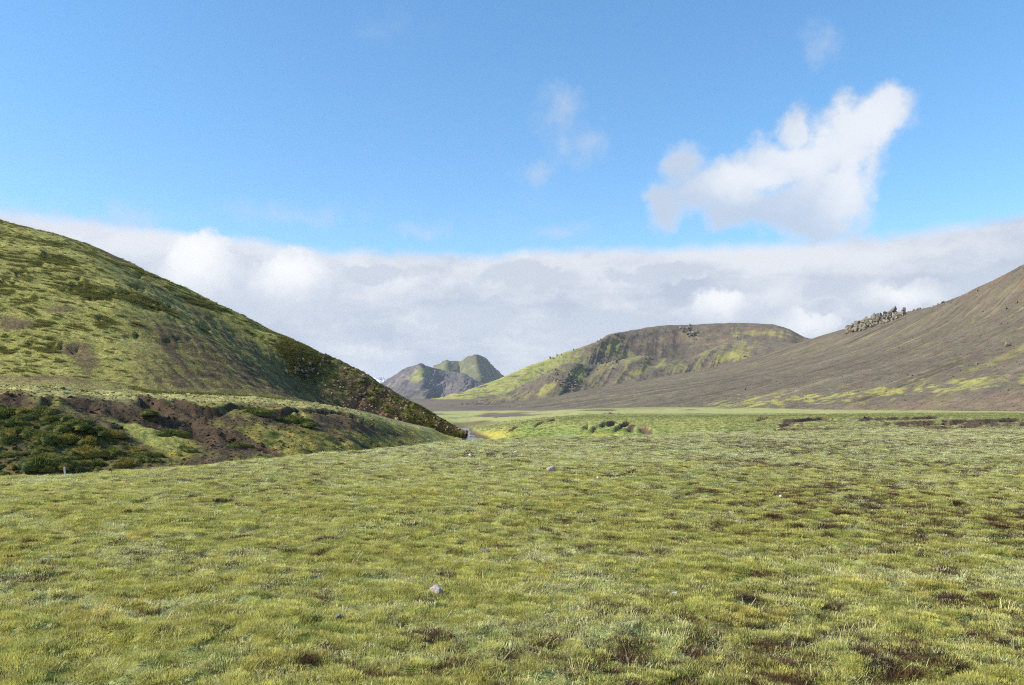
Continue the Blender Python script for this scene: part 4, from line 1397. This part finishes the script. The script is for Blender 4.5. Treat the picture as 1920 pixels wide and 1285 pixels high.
# ------------------------------------------------------------------ moss hummocks on the left bank
def hummock_mesh(name, seed, a, b):
    r = random.Random(seed)
    nu, nv = 20, 8
    V, Cc = [], []
    for j in range(nv):
        ph = (j / (nv - 1)) * math.pi / 2
        for i in range(nu):
            th = 2 * math.pi * i / nu
            rr = math.cos(ph) * (1 + 0.34 * math.sin(2 * th + seed) + 0.2 * math.sin(3 * th + 1.7 * seed) + 0.12 * math.sin(5 * th + 2 * seed + 3 * ph))
            x, y = 0.5 * rr * math.cos(th), 0.5 * rr * math.sin(th)
            z = 0.30 * math.sin(ph) * (1 + 0.35 * math.sin(2 * th + seed) * math.cos(ph)) - 0.10 * (j == 0)
            V.append((x + r.uniform(-.03, .03), y + r.uniform(-.03, .03), z + r.uniform(-.03, .03)))
            t = 0.5 + 0.5 * math.sin(4 * th + seed * 1.7 + 3 * ph)
            t = min(1, max(0, t + r.uniform(-0.4, 0.4)))
            k = r.uniform(0.75, 1.2)
            Cc.append([k * (a[q] * (1 - t) + b[q] * t) for q in range(3)])
    T = []
    for j in range(nv - 1):
        for i in range(nu):
            p0, p1 = j * nu + i, j * nu + (i + 1) % nu
            T += [(p0, p1, p1 + nu), (p0, p1 + nu, p0 + nu)]
    base = len(V)
    for k in range(700):
        v = V[r.randrange(0, base)]
        L = r.uniform(0.08, 0.24)
        d = Vector((v[0] * 0.9, v[1] * 0.9, v[2] + 0.15)).normalized()
        d = (d + Vector((r.uniform(-.4, .4), r.uniform(-.4, .4), r.uniform(-.3, .2)))).normalized()
        s = Vector((-d.y, d.x, 0)).normalized() * 0.014
        c = Vector(v) + Vector((r.uniform(-.05, .05), r.uniform(-.05, .05), 0))
        i0 = len(V)
        V += [tuple(c - s), tuple(c + s), tuple(c + d * L)]
        T.append((i0, i0 + 1, i0 + 2))
        q = r.uniform(0.8, 1.4)
        t = r.random()
        m = [q * (a[e] * (1 - t) + b[e] * t) for e in range(3)]
        Cc += [m, m, m]
    return mesh_np(name, np.array(V), np.array(T), np.array(Cc), smooth=True, mat=FOLP)


FOLP = foliage_mat('hummock_moss', tint=False)


def hummocks():
    g = [hummock_mesh('hummock', i, S(66, 82, 40), S(122, 122, 58)) for i in range(5)]
    yl = [hummock_mesh('hummock_yellow', 20 + i, S(108, 104, 48), S(140, 126, 56)) for i in range(2)]
    r = random.Random(5)
    pos = []
    tries = 0
    while len(pos) < 150 and tries < 9000:
        tries += 1
        px = r.uniform(-30, 300)
        py = r.uniform(757, 884)
        if py < 757 + max(0, px - 60) * 0.42 or py > 888 - max(0, px) * 0.05:
            continue
        if any((px - a)**2 + ((py - b) * 1.9)**2 < 14**2 for a, b in pos):
            continue
        pos.append((px, py))
    for (px, py) in pos:
        x, y, z = ray_ground(px, py)
        zz = float(ground(np.array([x]), np.array([y]))[0][0])
        ye = r.random() < 0.13 + 0.25 * (py > 850)
        o = link_obj('moss_hummock', r.choice(yl if ye else g), loc=(x, y, zz - 0.05))
        s = r.choice([0.3, 0.4, 0.5, 0.6, 0.8, 1.05])
        o.scale = (s * r.uniform(1.0, 1.7), s, s * r.uniform(0.7, 1.15))
        o.rotation_euler = (0, 0, r.uniform(0, 6.28))
        zn = 'just below the torn turf edge of the left bank' if py < 800 else 'half way down the left bank' if py < 845 else 'low on the left bank beside the meadow'
        kd = 'yellowish' if ye else 'dark green'
        o['label'] = kd + ' moss hummock ' + zn
        o['category'] = 'hummock'
        o['group'] = kd + ' hummocks ' + zn
    single = [(277, 777, 1.3, 'rounded green hummock on the bare brown bank'), (318, 812, 1.6, 'bright green tussock at the edge of the smooth grass hollow'), (345, 845, 1.3, 'dark green tussock low on the bank above the meadow edge'),
              (475, 776, 1.9, 'broad green turf mound between two torn gashes of the left bank'), (548, 788, 2.2, 'large rounded turf mound below the long torn edge of the left bank'), (575, 800, 1.3, 'small green mound at the foot of the large turf mound'),
              (445, 836, 1.4, 'olive tussock beside dark gash low on the left bank'), (570, 845, 1.2, 'dark little tussock near the right end of the left bank')]
    for px, py, s, lab in single:
        x, y, z = ray_ground(px, py)
        zz = float(ground(np.array([x]), np.array([y]))[0][0])
        o = link_obj('moss_hummock', g[r.randrange(5)], loc=(x, y, zz - 0.08), label=lab, cat='hummock')
        s *= 0.72
        o.scale = (s * 1.5, s, s * 0.75)
        o.rotation_euler = (0, 0, 0.3)


hummocks()


# ------------------------------------------------------------------ rocks
def rock_mesh(name, seed, mat, sub=2, rough=0.10, flat=0.8, npts=16, bev=0.035):
    r = random.Random(seed)
    bm = bmesh.new()
    for i in range(npts):
        v = Vector((r.gauss(0, 1), r.gauss(0, 1), r.gauss(0, 1))).normalized() * r.uniform(0.8, 1.0)
        bm.verts.new((v.x * 0.5, v.y * 0.42, v.z * 0.5 * flat))
    bmesh.ops.convex_hull(bm, input=bm.verts)
    for v in [v for v in bm.verts if not v.link_faces]:
        bm.verts.remove(v)
    bmesh.ops.bevel(bm, geom=bm.edges[:], offset=bev, segments=1, affect='EDGES')
    bmesh.ops.triangulate(bm, faces=bm.faces[:])
    if sub:
        bmesh.ops.subdivide_edges(bm, edges=[e for e in bm.edges if e.calc_length() > 0.16], cuts=1)
        bmesh.ops.triangulate(bm, faces=bm.faces[:])
    for v in bm.verts:
        n = pn(np.array([v.co.x * 5 + seed]), np.array([v.co.y * 5 + v.co.z * 4]), seed)[0]
        v.co *= 1 + rough * 1.6 * n
    me = bpy.data.meshes.new(name)
    bm.to_mesh(me)
    bm.free()
    me.materials.append(mat)
    return me


TAN = rock_mat('tan_rock', S(184, 150, 122), S(128, 102, 82), 4.0)
LAVA = rock_mat('lava_rock', S(128, 120, 110), S(88, 82, 76), 3.0, S(120, 118, 84))
PALE = rock_mat('pale_stone', S(226, 214, 204), S(176, 158, 148), 9.0)
GREY = rock_mat('grey_stone', S(150, 146, 142), S(112, 106, 100), 8.0)
CRAG = rock_mat('crag_rock', S(136, 126, 110), S(98, 90, 80), 3.0, S(128, 124, 92))
DARK = rock_mat('dark_rock', S(88, 82, 72), S(56, 53, 48), 3.0, S(86, 90, 48))
R_DARK = [rock_mesh('dark_block', 80 + i, DARK, 1, 0.2, 1.0, 9, 0.015) for i in range(5)]
R_TAN = [rock_mesh('boulder', i, TAN) for i in range(4)]
R_LAVA = [rock_mesh('lava_block', 20 + i, LAVA, 1, 0.2, 1.0, 9, 0.015) for i in range(5)]
R_PALE = [rock_mesh('pale_stone', 40 + i, PALE, 2, 0.12, 0.7) for i in range(3)]
R_GREY = [rock_mesh('grey_stone', 50 + i, GREY, 2, 0.1, 0.6) for i in range(3)]
R_CRAG = [rock_mesh('crag_block', 60 + i, CRAG, 1, 0.2, 1.15, 9, 0.015) for i in range(7)]


def put_rock(name, me, p, width, label=None, cat=None, group=None, parent=None, seed=0, sink=0.12, sc=(1, 1, 1)):
    r = random.Random(seed * 7 + 3)
    o = link_obj(name, me, parent=parent, label=label, cat=cat, group=group)
    o.location = (p[0], p[1], p[2] + width * (0.30 - sink) * sc[2])
    o.scale = (width * sc[0], width * sc[1], width * sc[2])
    o.rotation_euler = (r.uniform(-.35, .35), r.uniform(-.35, .35), r.uniform(0, 6.28))
    return o


def on_meadow(px, py):
    x, y, z = ray_ground(px, py)
    return (x, y, float(ground(np.array([x]), np.array([y]))[0][0]))


def all_rocks():
    # stones lying in the near meadow
    st = [(818, 1118, 26, 0, 'pinkish white stone lying in yellow moss, largest in the foreground'), (1266, 1117, 13, 0, 'small pale stone in the foreground moss right of the big white stone'),
          (909, 1040, 15, 1, 'flat grey stone in the moss behind the big white stone'), (856, 1062, 9, 0, 'small cream stone just behind the big white stone'),
          (717, 1208, 8, 0, 'tiny cream pebble in the grass left of the foreground centre'), (635, 1173, 13, 1, 'bluish grey stone half sunk in foreground grass on the left'),
          (1034, 895, 16, 0, 'long low white stone out in the middle meadow'), (1184, 878, 8, 0, 'small white stone at the left end of a dark streak in the meadow'),
          (1384, 987, 13, 0, 'pale flat stone beside a brown patch in the middle meadow'), (1464, 944, 7, 0, 'tiny white stone right of the middle meadow'),
          (1351, 930, 7, 0, 'tiny pale stone in a grassy part of the middle meadow'), (1259, 879, 6, 0, 'tiny white stone far out in the meadow near its crest'),
          (1771, 1043, 9, 0, 'white pebble in dark heath on the right of the meadow'), (1120, 902, 7, 0, 'small pale stone right of the long white one in the meadow'),
          (966, 853, 7, 0, 'small white stone on the dark patch near the meadow edge'), (882, 864, 7, 0, 'white stone just below the dark patch near the meadow edge'), (1558, 1010, 8, 1, 'grey stone in brown heath right of the meadow centre')]
    for i, (px, py, w, k, lab) in enumerate(st):
        p = on_meadow(px, py)
        put_rock('stone', (R_PALE if k == 0 else R_GREY)[i % 3], (p[0], p[1], p[2] + 0.006), 1.5 * w / F * p[1], lab, 'stone', seed=i, sink=0.02, sc=(1, 0.8, 0.85))
    # boulders at the foot of the rocky spur
    b = [(648, 693, 10, 'upright boulder breaking the skyline of the rocky spur'), (568, 676, 8, 'pale boulder on top of the dark rock band of the left hill'), (666, 751, 8, 'reddish boulder alone half way down the rocky spur'),
         (744, 789, 11, 'tan boulder at the upper left of the pale cluster on the spur foot'), (752, 796, 15, 'largest pale boulder at the foot of the rocky spur'), (760, 802, 9, 'tan boulder wedged below the largest pale one'),
         (775, 806, 8, 'rounded tan boulder right of the pale cluster at the spur foot'), (791, 808, 8, 'pale round stone at the foot of the spur by the turf'), (762, 763, 9, 'grey boulder high on the mossy right part of the spur'),
         (725, 780, 9, 'grey boulder left of the pale cluster on the spur')]
    for i, (px, py, w, lab) in enumerate(b):
        p = hit('left_hill', px, py)
        put_rock('boulder', R_TAN[i % 4], p, w / F * p[1], lab, 'boulder', seed=30 + i)
    r = random.Random(11)
    pos = []
    while len(pos) < 110:
        t = r.random()
        px = 610 + 235 * t + r.uniform(-20, 20)
        py = 722 + 78 * t + r.gauss(0, 17)
        sky = np.interp(px, [595, 661, 721, 765, 817, 856], [668, 696, 730, 758, 780, 804])
        low = np.interp(px, [600, 700, 780, 850], [765, 800, 812, 814])
        if sky + 3 < py < low - 2:
            pos.append((px, py))
    for i in range(26):
        px = r.uniform(640, 868)
        pos.append((px, np.interp(px, [595, 661, 721, 765, 817, 856, 874], [665, 692, 725, 754, 777, 801, 812]) + 1))
    for i, (px, py) in enumerate(pos):
        p = hit('left_hill', px, py)
        w = r.choice([2.6, 3, 3.5, 4, 5, 6]) / F * p[1]
        zn = ('upper left part of the rocky spur', 'steep middle of the rocky spur', 'low right end of the rocky spur')[0 if px < 690 else 1 if px < 770 else 2]
        put_rock('boulder', r.choice(R_TAN), p, w, 'small reddish brown boulder strewn over the ' + zn, 'boulder', 'small boulders on the ' + zn, seed=100 + i)
    # by the stream
    q = [(873, 811, 15, 'reddish boulder standing in the stream at the tip of the spur'), (863, 813, 7, 'low brown stone left of the stream boulder'), (884, 816, 7, 'dark stone in the water right of the stream boulder'), (840, 815, 7, 'brown stone on the turf at the tip of the spur'), (803, 826, 6, 'white stone lying by the bright green strip of turf')]
    for i, (px, py, w, lab) in enumerate(q):
        x, y, z = ray_ground(px, py)
        z = float(ground(np.array([x]), np.array([y]))[0][0])
        put_rock('boulder', (R_PALE if 'white' in lab else R_TAN)[i % 3], (x, y, z), w / F * y, lab, 'boulder', seed=300 + i, sink=0.05, sc=(1, 0.9, 1.2 if i == 0 else 0.8))
    # on the scree
    s = [(1888, 650, 15, 'large square brown boulder alone on the right scree slope'), (1830, 684, 10, 'reddish boulder low on the right scree slope'), (1846, 686, 5, 'small rock right of the reddish scree boulder'), (1815, 686, 5, 'small rock left of the reddish scree boulder'),
         (1769, 671, 5, 'small dark rock in the middle of the right scree'), (1887, 580, 8, 'dark rock high on the right scree under the ridge'), (1887, 608, 7, 'dark rock right of the scree between two larger ones'), (1843, 587, 7, 'dark rock on the upper right scree beside mossy streaks'),
         (1710, 706, 5, 'small rock low in the middle of the scree'), (1587, 700, 4, 'tiny pale rock on the left part of the scree'), (1397, 731, 7, 'pale flat rock on the scree below the lava hill'), (1905, 570, 9, 'dark rock at the right edge high on the scree')]
    for i, (px, py, w, lab) in enumerate(s):
        p = hit('scree_slope', px, py)
        put_rock('boulder', (R_CRAG if i == 0 else R_LAVA + R_TAN)[i % 5], p, w / F * p[1], lab, 'boulder', seed=400 + i)

    def outcrop(surface, label, pts, meshes, seed, lift=None):
        rr = random.Random(seed)
        ps = [hit(surface, a, b) for a, b, w in pts]
        if lift:
            ps = [np.array([p[0], p[1], p[2] + lift * w / F * p[1] * rr.random()]) for (a, b, w), p in zip(pts, ps)]
        c = np.mean(ps, axis=0)
        e = link_obj('rock_outcrop', None, label=label, cat='rock outcrop', loc=tuple(c))
        for j, ((a, b, w), p) in enumerate(zip(pts, ps)):
            put_rock('rock', rr.choice(meshes), (p[0] - c[0], p[1] - c[1], p[2] - c[2]), w / F * p[1], parent=e, seed=seed + j, sink=0.12, sc=(1.15, 1.1, rr.uniform(0.75, 1.15)))
        return e
    rr = random.Random(3)
    # crag on the right ridge
    pts = []
    for i in range(150):
        t = rr.random()
        px = 1586 + 112 * t
        h = np.interp(t, [0, 0.2, 0.5, 0.75, 1], [12, 15, 17, 11, 5])
        lo = np.interp(px, [1584, 1612, 1650, 1698], [628, 622, 612, 592])
        pts.append((px, lo - h * rr.random(), rr.uniform(5, 12) * (0.75 if t > 0.75 else 1)))
    for i in range(26):
        t = i / 25
        px = 1588 + 108 * t
        base = np.interp(px, [1584, 1612, 1650, 1698], [624, 612, 598, 584])
        pts.append((px, base - 1, rr.uniform(11, 15) * (0.65 if t > 0.8 else 1)))
    outcrop('scree_slope', 'long broken crag of brown grey blocks on the right ridge line', pts, R_CRAG, 500, 0.45)
    outcrop('scree_slope', 'small rock pinnacle on the right ridge beyond the long crag', [(1719, 578, 7), (1719, 575, 5), (1724, 579, 6), (1712, 580, 6)], R_CRAG, 520)
    outcrop('scree_slope', 'low jagged rocks on the right ridge between pinnacle and steep rise', [(1750, 575, 6), (1760, 572, 7), (1768, 569, 8), (1775, 571, 6), (1783, 569, 5)], R_CRAG, 540)
    outcrop('scree_slope', 'dark knob of rocks where the right ridge steepens', [(1806, 556, 8), (1813, 553, 8), (1822, 549, 9), (1832, 547, 7), (1838, 545, 5)], R_CRAG, 560)
    outcrop('scree_slope', 'rock knob on the right ridge at the edge of the picture', [(1908, 509, 9), (1914, 507, 8), (1921, 504, 9), (1928, 500, 8)], R_CRAG, 580)
    # crag near the top of the flat-topped hill
    pts = [(1292 + rr.gauss(0, 8), 622 + rr.gauss(0, 6), rr.uniform(5, 10)) for i in range(26)]
    outcrop('flat_topped_hill', 'grey crag standing out near the summit of the flat topped hill', pts, R_LAVA, 600)
    outcrop('flat_topped_hill', 'small dark rocks right of the summit crag', [(1380, 634, 6), (1384, 636, 5), (1306, 637, 5), (1317, 625, 4)], R_LAVA, 620)
    outcrop('flat_topped_hill', 'row of rocks on the left shoulder of the flat topped hill', [(1031, 673, 7), (1036, 672, 6), (1045, 668, 6), (1052, 666, 4), (1076, 657, 5)], R_LAVA, 640)
    outcrop('flat_topped_hill', 'little crags on the skyline under the flat summit', [(1120, 641, 4), (1126, 638, 5), (1140, 630, 5), (1152, 627, 6), (1158, 628, 5)], R_LAVA, 650)
    # blocks on the left end of the lava hill
    pts = [(1062 + rr.gauss(0, 13), 711 + rr.gauss(0, 8), rr.uniform(3.5, 7)) for i in range(46)] + [(1040 + rr.gauss(0, 6), 703 + rr.gauss(0, 7), rr.uniform(3, 6)) for i in range(20)]
    outcrop('lava_hill', 'field of dark lava blocks on the left end of the lava hill', pts, R_LAVA, 700)
    outcrop('lava_hill', 'brown rocks on the crest behind the field of lava blocks', [(1138 + rr.gauss(0, 9), 683 + rr.gauss(0, 4), rr.uniform(4, 8)) for i in range(14)], R_CRAG, 780)
    outcrop('lava_hill', 'rocky top of the small central knoll of the lava hill', [(1212 + rr.gauss(0, 6), 671 + rr.gauss(0, 2.5), rr.uniform(4, 7)) for i in range(9)], R_CRAG, 800)
    outcrop('lava_hill', 'scattered rocks in the reddish middle of the lava hill', [(1352, 697, 6), (1358, 698, 5), (1345, 700, 5), (1395, 668, 7), (1400, 670, 5), (1346, 680, 5), (1340, 683, 4)], R_CRAG, 820)
    # dark rock band on the left hill
    pts = [(578 + rr.gauss(0, 14), 694 + rr.gauss(0, 9), rr.uniform(7, 14)) for i in range(28)] + [(612 + rr.gauss(0, 10), 676 + rr.gauss(0, 5), rr.uniform(5, 9)) for i in range(10)]
    outcrop('left_hill', 'dark mossy rock band on the shoulder of the left hill', pts, R_DARK, 900)
    pts = [(700 + rr.uniform(-26, 30), 722 + rr.uniform(-12, 20), rr.uniform(5, 11)) for i in range(26)]
    outcrop('left_hill', 'dark rocks under the skyline of the rocky spur', [q for q in pts if q[1] > np.interp(q[0], [661, 721, 765], [696, 729, 758])], R_DARK, 940)


all_rocks()


# ------------------------------------------------------------------ loose stones and clods too small and many to count
def loose_stones():
    m = foliage_mat('loose_stone')
    def pebble(seed, name):
        r = random.Random(seed)
        bm = bmesh.new()
        for i in range(9):
            v = Vector((r.gauss(0, 1), r.gauss(0, 1), r.gauss(0, 1))).normalized()
            bm.verts.new((v.x * 0.5, v.y * 0.45, v.z * 0.36))
        bmesh.ops.convex_hull(bm, input=bm.verts)
        for v in [v for v in bm.verts if not v.link_faces]:
            bm.verts.remove(v)
        bmesh.ops.triangulate(bm, faces=bm.faces[:])
        V = np.array([v.co[:] for v in bm.verts])
        bm.verts.index_update()
        T = np.array([[v.index for v in f.verts] for f in bm.faces])
        bm.free()
        return mesh_np(name, V, T, np.ones((len(V), 3)), smooth=False, mat=m)
    peb = [pebble(900 + i, 'pebble') for i in range(4)]

    def on(loft_name, nm, lab, n, size, sel, ca, cb):
        P, qx, qy, V = LOFT[loft_name]
        w = sel(qx, qy, V) * 1.0
        w[-2:, :] = 0
        w[:, -2:] = 0
        w = w.ravel()
        w = w / w.sum()
        k = rng.choice(len(w), n, p=w)
        p = P.reshape(-1, 3)[k]
        dx = np.roll(P, -1, 1).reshape(-1, 3)[k] - p
        dy = np.roll(P, -1, 0).reshape(-1, 3)[k] - p
        dx = np.where(np.abs(dx) > 30, 0, dx)
        dy = np.where(np.abs(dy) > 30, 0, dy)
        p = p + dx * rng.random((n, 1)) + dy * rng.random((n, 1))
        sc = size * np.exp(rng.normal(0, 0.45, (n, 1)))
        t = lerp3(np.broadcast_to(ca, (n, 3)).copy(), cb, rng.random(n)) * rng.uniform(0.7, 1.3, (n, 1))
        strew(nm, lab, p, rng.uniform(0, 6.28, n), rng.normal(0, .3, (n, 2)), np.repeat(sc, 3, 1), rng.integers(0, 4, n), t, peb)
    vis = lambda qx, qy, V: (V > 0.0) & (V < 0.97) & (qx > -100) & (qx < 2000)
    on('left_hill', 'spur_rubble', 'brown rubble strewn over the dark rocky spur', 5500, 0.17, lambda a, b, V: vis(a, b, V) * sst(a, 520, 680) * sst(V, 0.02, 0.2), S(118, 94, 72), S(72, 62, 50))
    on('scree_slope', 'scree_stones', 'loose stones covering the right scree slope', 42000, 0.26, lambda a, b, V: vis(a, b, V) * 1.0, S(118, 104, 88), S(70, 62, 54))
    on('lava_hill', 'lava_hill_stones', 'loose stones on the slopes of the lava hill', 12000, 0.42, lambda a, b, V: vis(a, b, V) * 1.0, S(118, 102, 86), S(72, 64, 56))
    on('flat_topped_hill', 'flat_hill_stones', 'loose stones on the slopes of the flat topped hill', 10000, 0.5, lambda a, b, V: vis(a, b, V) * sst(a, 1000, 1150), S(112, 98, 82), S(72, 64, 56))
    # clods on the torn banks
    n = 60000
    px = rng.uniform(-60, 1950, n)
    y = rng.uniform(28, 115, n)
    x = (px - 960) / F * y
    z, zone, px, soil, st = ground(x, y)
    _, py = to_px(x, y, z)
    cc, gr = ground_color(x, y, z, zone, px, py, soil, st)
    keep = (zone > 2.3) & (zone < 7.2) & (cc[:, 0] > cc[:, 1] * 1.12) & ((px < 800) | (px > 1420))
    p = np.stack([x, y, z], 1)[keep]
    k = len(p)
    t = cc[keep] * rng.uniform(0.6, 1.7, (k, 1))
    strew('soil_clods', 'brown soil clods on the torn stream banks', p, rng.uniform(0, 6.28, k), rng.normal(0, .3, (k, 2)), np.repeat(0.13 * np.exp(rng.normal(0, 0.5, (k, 1))), 3, 1), rng.integers(0, 4, k), t, peb)


loose_stones()


# ------------------------------------------------------------------ marker posts
def post(px, py, hpx, label):
    p = on_meadow(px, py)
    h = hpx / F * p[1]
    e = link_obj('marker_post', None, label=label, cat='post', loc=(p[0], p[1], p[2] - 0.02))
    w = max(0.03, h * 0.07)
    m = bpy.data.materials.get('post_paint')
    if not m:
        m = bpy.data.materials.new('post_paint')
        m.use_nodes = True
        N = NT(m.node_tree)
        bs = m.node_tree.nodes['Principled BSDF']
        bs.inputs['Roughness'].default_value = 0.6
        n = N.noise(N.n('ShaderNodeTexCoord').outputs['Object'], 14, 4, 0.6).outputs['Fac']
        N.link(N.mix(N.sm(n, 0.35, 0.7), S4(232, 230, 224), S4(196, 190, 180)), bs.inputs['Base Color'])
    for nm, z0, z1, k in (('stake', -0.05, h * 0.93, 1.0), ('cap', h * 0.935, h, 1.12)):
        bm = bmesh.new()
        bmesh.ops.create_cube(bm, size=1)
        for v in bm.verts:
            v.co = Vector((v.co.x * w * k, v.co.y * w * k, z0 + (v.co.z + 0.5) * (z1 - z0)))
        bmesh.ops.bevel(bm, geom=bm.edges[:], offset=w * 0.12, segments=1, affect='EDGES')
        me = bpy.data.meshes.new(nm)
        bm.to_mesh(me)
        bm.free()
        me.materials.append(m)
        link_obj(nm, me, parent=e)
    e.rotation_euler = (0, math.radians(-5), 0.3)


post(123, 899, 24, 'short white stake on the meadow edge in front of the hummocks')
post(822, 778, 7, 'tiny pale post far off on the green valley floor')


# ------------------------------------------------------------------ air
def haze():
    bm = bmesh.new()
    bmesh.ops.create_cube(bm, size=1)
    for v in bm.verts:
        v.co = Vector((v.co.x * 34000, 4650 + v.co.y * 10500, -6 + (v.co.z + 0.5) * 420))
    me = bpy.data.meshes.new('haze')
    bm.to_mesh(me)
    bm.free()
    m = bpy.data.materials.new('haze_air')
    m.use_nodes = True
    m.node_tree.nodes.clear()
    N = NT(m.node_tree)
    out = N.n('ShaderNodeOutputMaterial')
    v = N.n('ShaderNodeVolumePrincipled')
    v.inputs['Color'].default_value = (0.88, 0.93, 1.0, 1)
    v.inputs['Density'].default_value = 0.00005
    v.inputs['Anisotropy'].default_value = 0.2
    N.link(v.outputs[0], out.inputs['Volume'])
    me.materials.append(m)
    link_obj('haze', me, kind='stuff')


haze()
